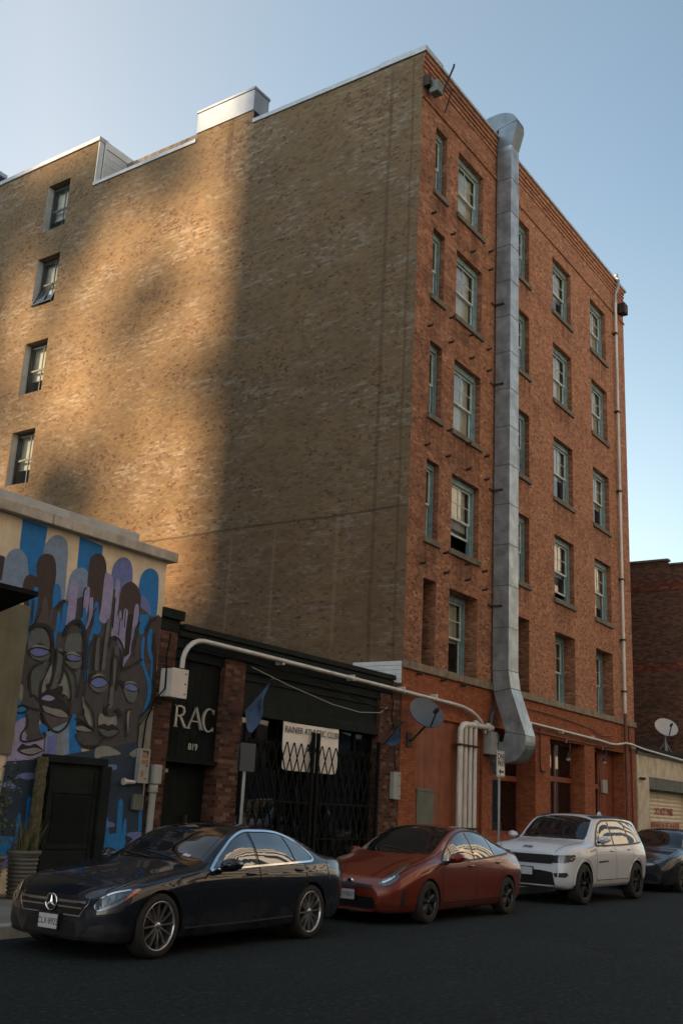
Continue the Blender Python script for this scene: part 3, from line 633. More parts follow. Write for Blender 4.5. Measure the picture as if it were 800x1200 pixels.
# ------------------------------------------------------------------ the tall brick building
B = thing('brick_apartment_building', (8.3, 12, .15), 'tall red brick apartment block with ochre side wall and steel duct', 'building')
ROWS = [(18.95, 21.1), (15.58, 17.73), (12.02, 14.2), (8.55, 10.72), (5.2, 7.45)]
COLS = [(.87, 1.56), (2.28, 3.92), (5.75, 7.39), (9.37, 11.04), (12.97, 14.6)]
LROWS = [(22.12, 24.13), (18.95, 20.95), (15.4, 17.45), (11.94, 13.96)]
holes = [(a, b, c, d, .20 if r < 4 else .42) for r, (c, d) in enumerate(ROWS) for a, b in COLS]
m = MB(); wall(m, (0, 16.73), (5.0, 22.45), holes, F3)
part('wall', m, 'front_brick', B)
lh = [(15.48, 16.74, c, d, .36) for c, d in LROWS]
m = MB(); wall(m, (0, 30), (.15, 26.1), lh, W3, 0, (0, 1, 0, 0), top=[(0, 6.46, 23.1), (6.46, 8.97, 23.62), (8.97, 14.1, 23.28), (14.1, 20.2, 25.22), (20.2, 30, 25.9)], flip=True)
part('party_wall', m, ['wall_brick', 'plaster'], B)
m = MB(); m.face([(16.73, 0, .15), (16.73, 30, .15), (16.73, 30, 23.1), (16.73, 0, 23.1)]); m.face([(16.73, 30, .15), (0, 30, .15), (0, 30, 26), (16.73, 30, 26)])
m.face([(.3, 0.35, 22.6), (16.73, .35, 22.6), (16.73, 30, 22.6), (.3, 30, 22.6)], 1)
m.face([(.0, 14.1, 22.6), (16.7, 14.1, 22.6), (16.7, 14.1, 25.1), (.0, 14.1, 25.1)], 0); m.face([(0, 14.1, 25.1), (16.7, 14.1, 25.1), (16.7, 30, 25.1), (0, 30, 25.1)], 1)
part('wall', m, ['far_brick', 'roof'], B)
for yy in (5.2, 8.6, 12.0, 15.4, 18.8):     # floors keep the rooms dark
    pass
m = MB(); m.box(1.4, 16.4, 2.6, 2.7, 5.3, 22.5)
for z in (8.0, 11.35, 14.85, 18.3): m.box(.3, 16.4, .5, 2.6, z, z+.2)
for x in (1.95, 4.9, 8.4, 12.0): m.box(x, x+.1, .5, 2.6, 5.3, 22.5)
part('room_partition', m, 'stone', B)
m = MB(); m.box(1.35, 1.4, 10, 22, 9, 25); part('room_partition', m, 'stone', B)
# corbelled brick cornice and string course
m = MB()
for k, (z0, z1, d) in enumerate(((22.45, 22.54, .025), (22.54, 22.62, .006), (22.62, 22.70, .035), (22.70, 22.77, .015), (22.77, 22.87, .05), (22.87, 22.94, .03), (22.94, 23.10, .065))):
    m.box(.004, 16.73+d*.6, -d, .3, z0, z1)
part('cornice', m, 'front_brick', B)
m = MB(); m.box(0, 16.76, -.045, .0, 21.56, 21.64); part('string_course', m, 'front_brick', B, bev=.006)
m = MB(); m.box(-.05, 1.0, -.12, .4, 23.10, 23.28); m.box(1.0, 16.9, -.12, .4, 23.10, 23.20); m.box(-.05, .4, .4, 1.5, 23.10, 23.30); m.box(-.05, .35, 1.5, 6.46, 23.10, 23.25)
m.box(-.05, .35, 8.99, 14.1, 23.28, 23.42); m.box(-.06, .4, 14.02, 20.2, 25.22, 25.40); m.box(-.08, .45, 20.2, 30, 25.9, 26.08); m.box(16.6, 16.9, .4, 30, 23.10, 23.2)
part('coping', m, 'coping', B, bev=.01)
m = MB(); m.box(-.04, .72, 6.46, 9.0, 23.62, 24.42); m.box(-.07, .75, 6.43, 9.03, 24.42, 24.52); part('vent_housing', m, 'sheet', B, bev=.012)
m = MB(); m.box(.0, .24, 14.06, 14.1, 23.42, 25.22); part('parapet_return', m, 'white_siding', B)
m = MB()
for k in range(11): m.box(.26, 1.65, 13.99-.004*(k % 2), 14.05, 23.3+.155*k, 23.3+.155*k+.145)
m.box(.26, 1.7, 13.95, 14.05, 25.0, 25.3); part('siding', m, 'white_siding', B)
# belt course and ground floor
m = MB(); m.box(-.02, 16.78, -.07, .0, 5.0, 5.2); part('belt_course', m, 'stone', B, bev=.012)
m = MB(); wall(m, (0, 16.73), (.15, 5.0), [(.75, 4.33, .15, 3.92, .07), (4.95, 7.84, 1.1, 4.0, .55), (8.92, 11.74, .8, 4.0, .42), (12.66, 15.49, .15, 4.0, .42)], F3)
part('ground_floor_wall', m, 'painted_brick', B)
m = MB(); m.box(.72, 4.36, .072, .10, .15, 3.95); part('infill_panel', m, 'red_paint', B)
m = MB(); m.box(.95, 1.8, .045, .075, .2, 2.14); m.box(.92, 1.83, .03, .05, 2.10, 2.17); part('utility_door', m, 'utility_green', B, bev=.008)

def sash_window(x0, x1, z0, z1, dep, cols, blind, lift=0.0, dark=False):
    """window part = frame; sub-parts sashes, panes, sill, blind"""
    y = dep; fw = .085 if x1-x0 > 1 else .06
    m = MB(); hh = .17
    m.box(x0, x0+fw, y-.03, y+.16, z0, z1); m.box(x1-fw, x1, y-.03, y+.16, z0, z1); m.box(x0+fw, x1-fw, y-.03, y+.16, z1-hh, z1); m.box(x0+fw, x1-fw, y-.02, y+.16, z0, z0+.05)
    m.box(x0+fw, x0+fw+.05, y+.01, y+.14, z0+.05, z1-hh); m.box(x1-fw-.05, x1-fw, y+.01, y+.14, z0+.05, z1-hh)
    w = part('window', m, 'teal', B, bev=.006)
    a, b, c, d = x0+fw+.05, x1-fw-.05, z0+.05, z1-hh
    mid = (c+d)/2; s = .045
    up, lo = MB(), MB()
    def sash(mb, c, d, y, nx, nz):
        mb.box(a, a+s, y, y+.035, c, d); mb.box(b-s, b, y, y+.035, c, d); mb.box(a+s, b-s, y, y+.035, c, c+s+.015); mb.box(a+s, b-s, y, y+.035, d-s, d)
        for k in range(1, nx): q = a+(b-a)*k/nx; mb.box(q-.011, q+.011, y+.006, y+.03, c+s, d-s)
        for k in range(1, nz): q = c+(d-c)*k/nz; mb.box(a+s, b-s, y+.007, y+.029, q-.011, q+.011)
    sash(up, mid-.02, d, y+.03, cols, 2 if cols > 1 else 1); sash(lo, c+lift, mid+.02+lift*.0, y+.075, 1, 1)
    part('sash', up, 'sash', w); part('sash', lo, 'sash', w)
    p = MB(); p.face([(a+s, y+.05, mid), (b-s, y+.05, mid), (b-s, y+.05, d-s), (a+s, y+.05, d-s)]); p.face([(a+s, y+.095, c+lift), (b-s, y+.095, c+lift), (b-s, y+.095, mid), (a+s, y+.095, mid)])
    part('pane', p, 'pane', w)
    if z0 > 5.3:
        p = MB(); p.box(x0-.09, x1+.09, -.075, y-.03, z0-.16, z0-.001); part('sill', p, 'sill', w, bev=.01)
    if blind > 0:
        p = MB(); rows = []
        n = 14
        for i in range(n+1):
            q = a+(b-a)*i/n; yy = y+.17+.018*math.sin(i*2.1+x0)+.01*math.sin(i*5.3+z0)
            rows.append([(q, yy, d-(d-c)*blind), (q, yy, d)])
        p.grid(rows, 0, True); part('blind', p, 'blind', w)
rb = random.Random(3)
LIFT = {(3, 3): .0, (1, 3): 0.32, (3, 1): .3}
for r, (c, d) in enumerate(ROWS):
    for k, (a, b) in enumerate(COLS):
        bl = rb.choice([.6, .75, 1.0, 1.0, .55, .85]) if k != 1 else [.8, 1.0, 1.0, .62, .55][r]
        sash_window(a, b, c, d, .20 if r < 4 else .42, 1 if k == 0 else 2, bl, {(3, 3): .28, (1, 4): .12, (3, 1): .5}.get((r, k), 0))
def side_window(z0, z1, tilt):
    y0, y1 = 15.48, 16.74; x = .3
    m = MB(); f = .07
    m.box(x-.02, x+.1, y0, y0+f, z0, z1); m.box(x-.02, x+.1, y1-f, y1, z0, z1); m.box(x-.02, x+.1, y0+f, y1-f, z1-.12, z1); m.box(x-.02, x+.1, y0+f, y1-f, z0, z0+.08)
    w = part('window', m, 'darkwood', B)
    mid = (z0+z1)/2
    s = MB(); s.box(x, x+.05, y0+f, y1-f, mid-.04, mid+.04); s.box(x+.01, x+.04, (y0+y1)/2-.09, (y0+y1)/2-.05, z0+.08, z1-.12)
    part('sash', s, 'darkwood', w)
    p = MB(); p.face([(x+.02, y1-f, mid), (x+.02, y0+f, mid), (x+.02, y0+f, z1-.12), (x+.02, y1-f, z1-.12)])
    if tilt:
        p.face([(x-.34, y1-f, z0+.04), (x-.34, y0+f, z0+.04), (x+.0, y0+f, mid-.04), (x+.0, y1-f, mid-.04)])
        s2 = MB()
        for (ya, yb) in ((y0+f, y0+f+.06), (y1-f-.06, y1-f), ((y0+y1)/2-.09, (y0+y1)/2-.05)):
            s2.prism([(x-.35, ya, z0+.02), (x-.35, yb, z0+.02), (x-.01, yb, mid-.04), (x-.01, ya, mid-.04)], (-.03, 0, .01))
        s2.prism([(x-.37, y0+f, z0+.0), (x-.37, y1-f, z0+.0), (x-.33, y1-f, z0+.07), (x-.33, y0+f, z0+.07)], (-.03, 0, .01))
        part('hopper_sash', s2, 'darkwood', w)
    else: p.face([(x+.02, y1-f, z0+.08), (x+.02, y0+f, z0+.08), (x+.02, y0+f, mid), (x+.02, y1-f, mid)])
    part('pane', p, 'pane', w)
    b = MB(); b.face([(x+.2, y1, z0+.7), (x+.2, y0, z0+.7), (x+.2, y0, z1), (x+.2, y1, z1)]); part('blind', b, 'blind', w)
for i, (c, d) in enumerate(LROWS): side_window(c, d, i == 1)
# old fire-escape stubs
for (x, z) in [(.75, 18.1), (1.9, 18.02), (3.15, 18.07), (4.36, 18.7), (4.36, 18.05), (1.95, 15.33), (3.18, 15.3), (4.3, 15.3), (1.95, 14.56), (3.2, 14.56), (4.32, 14.6), (.74, 14.55),
               (1.95, 11.86), (3.1, 11.85), (4.25, 11.82), (1.92, 11.09), (3.12, 11.08), (4.26, 11.1), (.75, 11.05), (.71, 7.79), (1.96, 7.8), (3.18, 7.85), (3.16, 8.3), (4.2, 8.31), (4.22, 7.78), (.71, 4.93), (1.92, 4.92), (3.04, 4.92), (1.9, 8.33)]:
    m = MB(); m.tube([(x, .02, z), (x, -.13, z)], .035, 7); m.tube([(x, -.13, z-.02), (x, -.15, z+.05)], .028, 6); part('iron_stub', m, 'iron', B)
# ground-floor openings
def shopfront(x0, x1, z0, z1, y, tr, posts, name, frame='door_red'):
    m = MB(); f = .09
    m.box(x0, x0+f, y, y+.1, z0, z1); m.box(x1-f, x1, y, y+.1, z0, z1); m.box(x0+f, x1-f, y, y+.1, z1-f, z1); m.box(x0+f, x1-f, y, y+.1, z0, z0+f)
    m.box(x0+f, x1-f, y-.02, y+.1, tr-.08, tr+.08)
    for q in posts: m.box(q-.05, q+.05, y-.01, y+.1, z0+f, tr-.08); m.box(q-.04, q+.04, y-.01, y+.1, tr+.08, z1-f)
    w = part(name, m, frame, B, bev=.006)
    p = MB(); p.face([(x0+f, y+.05, z0+f), (x1-f, y+.05, z0+f), (x1-f, y+.05, z1-f), (x0+f, y+.05, z1-f)]); part('pane', p, 'darkpane', w)
    return w
s1 = shopfront(4.95, 7.84, 1.1, 4.0, .55, 2.68, (), 'shop_window')
m = MB()
for k in range(5): m.tube([(6.2+.2*k, .75, 1.2), (6.2+.2*k, .75, 1.42+.2*(k == 1))], .05, 8)
part('window_display', m, 'blind', s1)
s2 = shopfront(8.92, 11.74, .8, 4.0, .42, 2.82, (10.25,), 'shop_window')
m = MB(); m.box(9.55, 9.95, .455, .462, 1.95, 2.2); part('red_poster', m, 'neonred', s2)
m = MB(); m.box(9.5, 10.05, .455, .462, 1.0, 1.72); part('poster', m, 'poster', s2)
s3 = shopfront(12.66, 14.1, .15, 4.0, .42, 2.75, (), 'side_light')
m = MB(); m.box(14.12, 15.42, .40, .46, .2, 4.0)
for (a, b, c, d) in ((14.25, 14.7, .4, 1.2), (14.85, 15.3, .4, 1.2), (14.25, 14.7, 1.4, 2.6), (14.85, 15.3, 1.4, 2.6), (14.25, 15.3, 2.8, 3.85)): m.box(a, b, .385, .40, c, d)
dr = part('door', m, 'door_red', B, bev=.008)
m = MB(); m.box(14.2, 14.62, .30, .385, 2.55, 3.0); part('vent_grille', m, 'greybox', dr)
m = MB(); m.tube([(14.3, .36, 1.25), (14.3, .32, 1.25), (14.3, .32, 1.45)], .015); part('handle', m, 'iron', dr)
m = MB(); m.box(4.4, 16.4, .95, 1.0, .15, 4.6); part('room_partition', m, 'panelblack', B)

# ------------------------------------------------------------------ fittings on the tall building
D = thing('exhaust_duct', (4.8, 0, 3.0), 'galvanised rectangular exhaust duct running up the red brick front', 'duct')
def duct_prof():
    pass
x0 = 4.78; 
def xw(z): return 5.34+(5.42-5.34)*(22-z)/17
# vertical run in flanged lengths
zs = [5.55+1.225*i for i in range(14)]+[22.7]
for i in range(len(zs)-1):
    m = MB(); rows = []
    for z, g in ((zs[i], 0), (zs[i+1], 0)):
        rows.append([(x0, -.05, z), (x0, -.56, z), (xw(z), -.56, z), (xw(z), -.05, z)])
    m.grid(rows, 0, False, True)
    part('duct_section', m, 'galv', D, bev=.006)
for z in zs[:-1]:
    m = MB(); m.box(x0-.009, xw(z)+.009, -.569, -.04, z-.012, z+.012); part('flange', m, 'seam', D)

for z in (7.4, 10.9, 14.3, 17.0):
    b = MB(); b.box(x0-.25, x0-.02, -.03, -.005, z-.03, z+.03); b.box(x0-.05, x0-.016, -.35, -.005, z-.025, z+.025); part('bracket', b, 'iron', D)
def side_prof(poly, name, xa, xb, mt='galv'):
    m = MB(); m.prism([(xa, y, z) for y, z in poly], (xb-xa, 0, 0)); return part(name, m, mt, D, bev=.006)
side_prof([(-.05, 5.55), (-.56, 5.55), (-.63, 5.05), (-.10, 4.95)], 'duct_section', x0, 5.42)
side_prof([(-.10, 4.94), (-.632, 5.04), (-1.08, 3.76), (-.46, 3.86)], 'duct_section', x0, 5.42)
elb = [(-.46, 3.85), (-1.08, 3.75)] + [(-.50-.58*math.cos(R(a)), 3.60-.585*math.sin(R(a))) for a in range(0, 91, 10)] + [(.45, 3.01), (.45, 3.55), (-.40, 3.58)]
side_prof(elb, 'duct_elbow', x0, 5.42)
side_prof([(-.05, 22.7), (-.56, 22.7), (-.75, 23.36), (-.74, 23.56), (-.1, 23.45)], 'duct_hood', x0, 5.34, 'galv_dim')
te = [(-.1, 23.46), (-.745, 23.57)] + [(-.02-.72*math.cos(R(a)), 23.56+.50*math.sin(R(a))) for a in range(6, 91, 12)] + [(.3, 24.04), (.6, 23.9), (.6, 23.3), (.1, 23.3)]
side_prof(te, 'duct_elbow', x0, 5.34, 'galv_dim')

dp = thing('downpipe', (15.6, -.1, 2.0), 'pale metal drain pipe down the right edge of the red brick front', 'drainpipe')
m = MB(); m.tube([(15.72, -.1, 23.3), (15.72, -.2, 23.1)], .05, 10); m.tube([(15.72, -.2, 23.1), (15.58, -.22, 22.7), (15.5, -.13, 22.4), (15.5, -.12, 22.0)], .055, 10); m.lathe([(.0, .1), (.085, .1), (.085, -.04), (.0, -.05)], (15.72, -.1, 23.3), n=12); part('swan_neck', m, 'pole', dp)
m = MB(); m.tube([(15.5, -.12, 22.0), (15.43, -.12, 5.4)], .058, 10); part('pipe', m, 'conduit', dp)
m = MB(); m.tube([(15.43, -.12, 5.4), (15.43, -.12, .2)], .06, 10); part('pipe', m, 'brownpipe', dp)
for z in (20.6, 17.2, 13.9, 10.4, 8.1, 6.2): part('clip', bx(15.36, 15.58, -.19, -.0, z-.03, z+.03), 'iron', dp)

fl = thing('floodlight', (.45, 0, 21.9), 'grey floodlight on a bracket high by the front corner of the brick building', 'floodlight')
m = MB(); m.box(.18, .5, -.42, -.12, 21.75, 22.15); part('housing', m, 'utility_green', fl, bev=.03)
part('backplate', bx(.05, .16, -.2, -.0, 21.95, 22.3), 'iron', fl)
m = MB(); m.tube([(.3, 0, 22.05), (.3, -.2, 22.0)], .04); part('arm', m, 'iron', fl)
m = MB(); m.tube([(.85, -.16, 22.1), (1.02, -.45, 23.1), (1.03, -.46, 23.2)], .03, 6); one('antenna_rod', m, 'iron', (.85, -.1, 22.1), 'dark rod leaning out above the floodlight at the roof corner', 'rod')
m = MB(); m.tube([(1.38, -.16, 22.75), (1.2, -.3, 22.4), (1.25, -.06, 21.8)], .022, 6); one('bent_rod', m, 'iron', (1.3, -.1, 21.8), 'bent dark iron rod hanging under the cornice beside the floodlight', 'rod')
l2 = thing('wall_lamp', (16.1, 0, 21.9), 'dark box lamp beside the drain pipe under the right end of the cornice', 'lamp')
part('housing', bx(15.95, 16.35, -.35, -.06, 21.75, 22.2), 'iron', l2, bev=.02); part('bracket', bx(16.1, 16.2, -.07, 0, 21.8, 22.25), 'iron', l2)

def dish(name, c, nrm, r, mat, label, legs):
    t = thing(name, legs[0], label, 'satellite dish')
    n = Vector(nrm).normalized(); a = n.cross(Vector((0, 0, 1))).normalized(); b = a.cross(n)
    m = MB(); rows = []
    for i in range(7):
        q = r*i/6; rows.append([Vector(c)+a*q*math.cos(2*PI*k/28)+b*q*.92*math.sin(2*PI*k/28)-n*(.16*r*(1-(i/6)**2)) for k in range(28)])
    m.grid(rows, 0, True, True)
    rim = rows[-1]; m.grid([rim, [p-n*.025 for p in rim]], 0, True, True)
    rows2 = [[p-n*.025 for p in q] for q in rows]; m.grid(rows2, 0, True, True)
    part('reflector', m, mat, t)
    m = MB(); low = Vector(c)-b*r*.85; foc = Vector(c)+n*r*.95-b*r*.45
    m.tube([low, foc], .022, 7); part('arm', m, 'iron', t)
    m = MB(); m.tube([foc-n*.03, foc-n*.16+b*.03], [.06, .035], 10); m.tube([foc+n*.05, foc-n*.03], .045, 10); part('feed_horn', m, 'iron', t)
    m = MB()
    for path, rr in legs[1]: m.tube(path, rr, 8)
    part('mast', m, 'iron' if mat == 'dish' else 'pole', t)
    return t
t = dish('satellite_dish', (.2, -.6, 3.92), (-.42, -.75, .5), .46, 'dish', 'blue-grey satellite dish on an angled arm above the orange-red car', ((.36, 0, 3.3), [([(.36, -.03, 3.28), (.36, -.12, 3.28), (.34, -.5, 3.62), (.26, -.5, 3.88)], .03)]))
part('wall_plate', bx(.26, .46, -.05, -.001, 3.12, 3.45), 'iron', t)
t = dish('satellite_dish', (22.55, .62, 5.55), (-.62, -.55, .55), .5, 'dishpale', 'pale grey satellite dish on a tripod above the garage roof', ((22.6, .6, 4.40), [([(22.6, .7, 4.40), (22.6, .7, 5.5)], .035), ([(22.3, .5, 4.40), (22.6, .7, 4.95)], .02), ([(22.95, .5, 4.40), (22.6, .7, 4.95)], .02), ([(22.6, 1.1, 4.40), (22.6, .7, 4.95)], .02)]))

def cable(name, pts, r, mat, label, cat='cable'):
    m = MB(); m.tube(pts, r, 6); return one(name, m, mat, pts[0], label, cat)
# long conduit from the meter cabinet across both fronts
m = MB()
pth = [(-7.98, -.2, 3.9)] + [(-7.45-.53*math.cos(R(a)), -.2, 4.0+.47*math.sin(R(a))) for a in range(10, 91, 16)] + [(-5.7, -.18, 4.46), (-3, -.16, 4.43), (-.3, -.14, 4.40), (2.45, -.14, 4.36)]
pth += [(2.45+1.75*math.sin(R(a)), -.14, 4.36-.62*(1-math.cos(R(a)))) for a in (15, 30, 45, 60, 75, 88)]
t = thing('conduit', (-7.98, -.2, 3.9), 'long pale conduit curving over the charcoal front to the silver risers', 'conduit')
m.tube(pth, .048, 10); part('pipe', m, 'conduit', t)
for x in (-5.0, -2.4, -.2, 1.4): part('clip', bx(x-.03, x+.03, -.2, -.005, 4.37, 4.5), 'conduit', t)
m = MB(); m.tube([(5.42, -.12, 4.34), (9.5, -.12, 4.29), (13.0, -.12, 4.24), (14.0, -.12, 4.20), (14.6, -.12, 4.24), (15.2, -.2, 4.33), (15.9, -.2, 4.33), (16.6, -.16, 4.30), (17.3, -.16, 4.26), (20, -.16, 4.20), (23.9, -.16, 4.12)], .04, 9)
t = thing('conduit', (5.42, -.12, 4.3), 'pale conduit running right from the duct elbow to the garage', 'conduit'); part('pipe', m, 'conduit', t)
for x in (7.2, 9.6, 12.2, 16.3): part('clip', bx(x-.03, x+.03, -.16, -.005, 4.2, 4.34), 'conduit', t)
m = MB(); m.tube([(8.05, -.06, 4.25), (8.05, -.06, 3.1), (8.12, -.06, 2.98), (8.5, -.06, 2.98)], .03, 7); one('drop_pipe', m, 'brownpipe', (8.05, -.06, 3), 'brown painted pipe dropping from the conduit on the first red pier', 'pipe')
m = MB(); m.tube([(5.6, -.05, 4.12), (8.3, -.05, 4.1), (12, -.05, 4.06), (14.4, -.05, 4.1)], .02, 6); one('cable', m, 'brownpipe', (5.6, -.05, 4.12), 'brown cable stapled under the pale conduit over the red shop windows', 'cable')
m = MB(); m.tube([(6.9, -.05, 4.75), (9.5, -.05, 4.72), (12.2, -.05, 4.6), (13.2, -.05, 4.42), (14.2, -.05, 4.5)], .018, 6); one('cable', m, 'brownpipe', (6.9, -.05, 4.75), 'sagging thin cable just below the stone belt over the shop windows', 'cable')
m = MB(); m.tube([(15.95, -.06, 5.0), (15.9, -.06, 4.5), (16.15, -.06, 4.1), (16.15, -.06, .3)], .03, 7); one('drop_pipe', m, 'brownpipe', (16.1, -.06, .3), 'brown pipe beside the drain pipe at the garage end of the red front', 'pipe')
# silver riser bundle
t = thing('riser_pipes', (3.4, -.1, .15), 'bundle of four silver riser pipes with an elbow on the red panel', 'pipes')
for k, x in enumerate((2.78, 3.05, 3.32, 3.59)):
    m = MB()
    if k == 0: m.tube([(x, -.14, .16), (x, -.14, 3.62), (x+.02, -.14, 3.76), (x+.1, -.15, 3.86), (x+.25, -.15, 3.90), (4.6, -.15, 3.93)], .08, 12)
    else: m.tube([(x, -.14, .16), (x, -.14, 3.88)], .07, 12)
    part('pipe', m, 'whitepipe', t)
for z in (1.25, 3.35): part('strap', bx(2.66, 3.72, -.235, .0, z-.025, z+.025), 'iron', t)
m = MB()
for x in (3.59, 4.35): m.tube([(x, -.15, 3.86), (x, -.15, 4.05)], .06, 10); m.tube([(x-.02, -.15, 3.93), (x+.06, -.15, 3.93)], .115, 12)
part('coupling', m, 'whitepipe', t)
m = MB(); m.tube([(4.65, -.12, 3.5), (4.62, -.1, 4.0), (4.75, -.06, 4.3), (4.95, -.0, 4.4)], .045, 8); one('conduit', m, 'dish', (4.65, -.1, 3.9), 'short bent grey conduit behind the bottom of the duct', 'conduit')
def cabinet(x0, x1, d, z0, z1, mats, label, screws=True, name='electrical_box', y=0):
    t = thing(name, ((x0+x1)/2, y, z0), label, 'electrical box')
    part('case', bx(x0, x1, y-d+.02, y-.002, z0, z1), mats, t, bev=.008); part('cover', bx(x0-.008, x1+.008, y-d, y-d+.02, z0-.008, z1+.008), mats, t, bev=.005)
    if screws:
        m = MB()
        for z in (z0+.07, (z0+z1)/2, z1-.07): m.tube([(x1-.06, y-d+.002, z), (x1-.06, y-d-.012, z)], .014, 7)
        part('latch', m, 'iron', t)
    return t
cabinet(-8.30, -7.9, .3, 3.36, 3.86, 'offwhite', 'white electrical box on the brick pier above the painted wall edge')
cabinet(4.38, 4.72, .26, 3.22, 3.82, 'greybox', 'grey electrical box under the silver elbow beside the duct')
cabinet(-.42, -.12, .12, 1.87, 2.48, 'greybox', 'narrow grey electrical box on the brick pier by the black gate')
t = cabinet(-8.72, -8.5, .14, 1.86, 2.42, 'greybox', 'grey meter cabinet with orange stickers on the painted wall', name='meter_cabinet')
for (a, b, c, d) in ((-8.68, -8.6, 2.27, 2.34), (-8.58, -8.53, 2.27, 2.34), (-8.68, -8.6, 2.17, 2.24), (-8.58, -8.53, 2.17, 2.24), (-8.68, -8.62, 1.96, 2.06)): part('sticker', bx(a, b, -.146, -.141, c, d), 'orange_sticker', t)
m = MB(); m.box(-8.68, -8.54, -.146, -.141, 2.36, 2.40); part('dark_slot', m, 'ink', t)
cabinet(-8.74, -8.52, .1, 1.42, 1.66, 'utility_green', 'small grey-green box below the meter cabinet', False, name='junction_box')
t = thing('service_riser', (-8.3, -.08, .15), 'grey service pipe with a boxy head at the foot of the brick pier', 'pipe')
m = MB(); m.tube([(-8.31, -.1, .16), (-8.31, -.1, 1.75)], .06, 10); part('pipe', m, 'greybox', t)
m = MB(); m.box(-8.40, -8.22, -.2, -.01, 1.85, 2.18); m.tube([(-8.31, -.1, 1.7), (-8.31, -.1, 1.85)], [.085, .085], 10); part('head', m, 'greybox', t, bev=.02)
m = MB(); m.tube([(-9.0, -.09, 1.86), (-8.75, -.09, 1.86)], [.045, .03], 8); m.tube([(-9.02, -.09, 1.86), (-8.98, -.09, 1.86)], .06, 8); one('spout', m, 'offwhite', (-8.9, -.09, 1.86), 'short white spout pointing left below the meter cabinet', 'spout')
cable('cable', [(-8.2, -.06, 4.5), (-8.25, -.06, 4.1), (-8.33, -.16, 3.8), (-8.33, -.17, 3.5), (-8.45, -.06, 3.25), (-8.6, -.06, 2.9), (-8.62, -.06, 2.42)], .014, 'black', 'black cable looping past the white electrical box down to the meter cabinet')
def goose(x, zt, xb, zb, label):
    t = thing('gooseneck_lamp', (x, 0, zt), label, 'lamp', 'gooseneck lamps over the shop windows')
    m = MB(); m.tube([(x, 0, zt), (x, -.12, zt+.02), (x-.05, -.2, zt-.1), ((x+xb)/2-.02, -.24, (zt+zb)/2), (xb, -.25, zb+.12)], .016, 7); part('arm', m, 'iron', t)
    m = MB(); m.lathe([(.02, .14), (.035, .12), (.05, .04), (.10, -.02)], (xb, -.25, zb), n=14); part('shade', m, 'iron', t)
    m = MB(); m.lathe([(0, .0), (.05, -.0), (.07, -.03), (.05, -.08), (0, -.10)], (xb, -.25, zb), n=14); part('bulb', m, 'signwhite', t)
    part('base', bx(x-.07, x+.07, -.06, 0, zt-.06, zt+.08), 'door_red', t, bev=.01)
goose(10.1, 4.0, 9.75, 3.46, 'gooseneck lamp with a white bulb over the tall shop window')
goose(13.3, 4.0, 12.9, 3.56, 'gooseneck lamp with a white bulb beside the red-brown door')

# ------------------------------------------------------------------ the low charcoal building
A = thing('low_shop_building', (-4.2, 0, .15), 'low charcoal shopfront building with brick piers between the painted wall and the tall block', 'building')
m = MB(); m.box(-8.41, -7.95, .0, .4, .15, 4.55); part('brick_pier', m, 'pier_brick', A)
m = MB(); m.box(-6.55, -5.95, .0, .4, .15, 4.28); part('brick_pier', m, 'pier_brick', A)
m = MB(); m.box(-.95, -.02, .0, .4, .15, 4.28); m.box(-.42, -.02, .0, .4, 4.28, 4.6); part('brick_pier', m, 'pier_brick', A)
m = MB(); m.box(-7.93, -.44, .02, .4, 4.30, 4.62); m.box(-8.41, -7.9, .01, .42, 4.56, 4.78); part('parapet', m, 'charcoal', A, bev=.01)
m = MB(); m.box(-8.41, -7.86, -.06, .5, 4.785, 4.96); m.box(-7.86, -.42, -.09, .45, 4.625, 4.74); m.box(-7.93, -.46, -.05, .02, 4.50, 4.615); part('coping', m, 'charcoal', A, bev=.012)
m = MB(); m.face([(-8.4, .4, 4.5), (-.02, .4, 4.5), (-.02, 26, 4.5), (-8.4, 26, 4.5)]); part('roof', m, 'roof', A)
m = MB(); 
for k in range(5): m.box(-.05+.004*k, -.006, .02, 1.46, 4.62+.11*k, 4.62+.11*k+.1)
part('roof_upstand', m, 'membrane', A)
m = MB(); m.box(-7.95, -6.55, .12, .2, 2.33, 4.12); m.box(-7.95, -6.55, .06, .2, 4.12, 4.3); m.box(-7.95, -6.55, .03, .2, 2.26, 2.33)
for k in range(1, 8): m.box(-7.95+.175*k-.004, -7.95+.175*k+.004, .116, .12, 2.33, 4.12)
sg = part('sign_panel', m, 'panelblack', A)
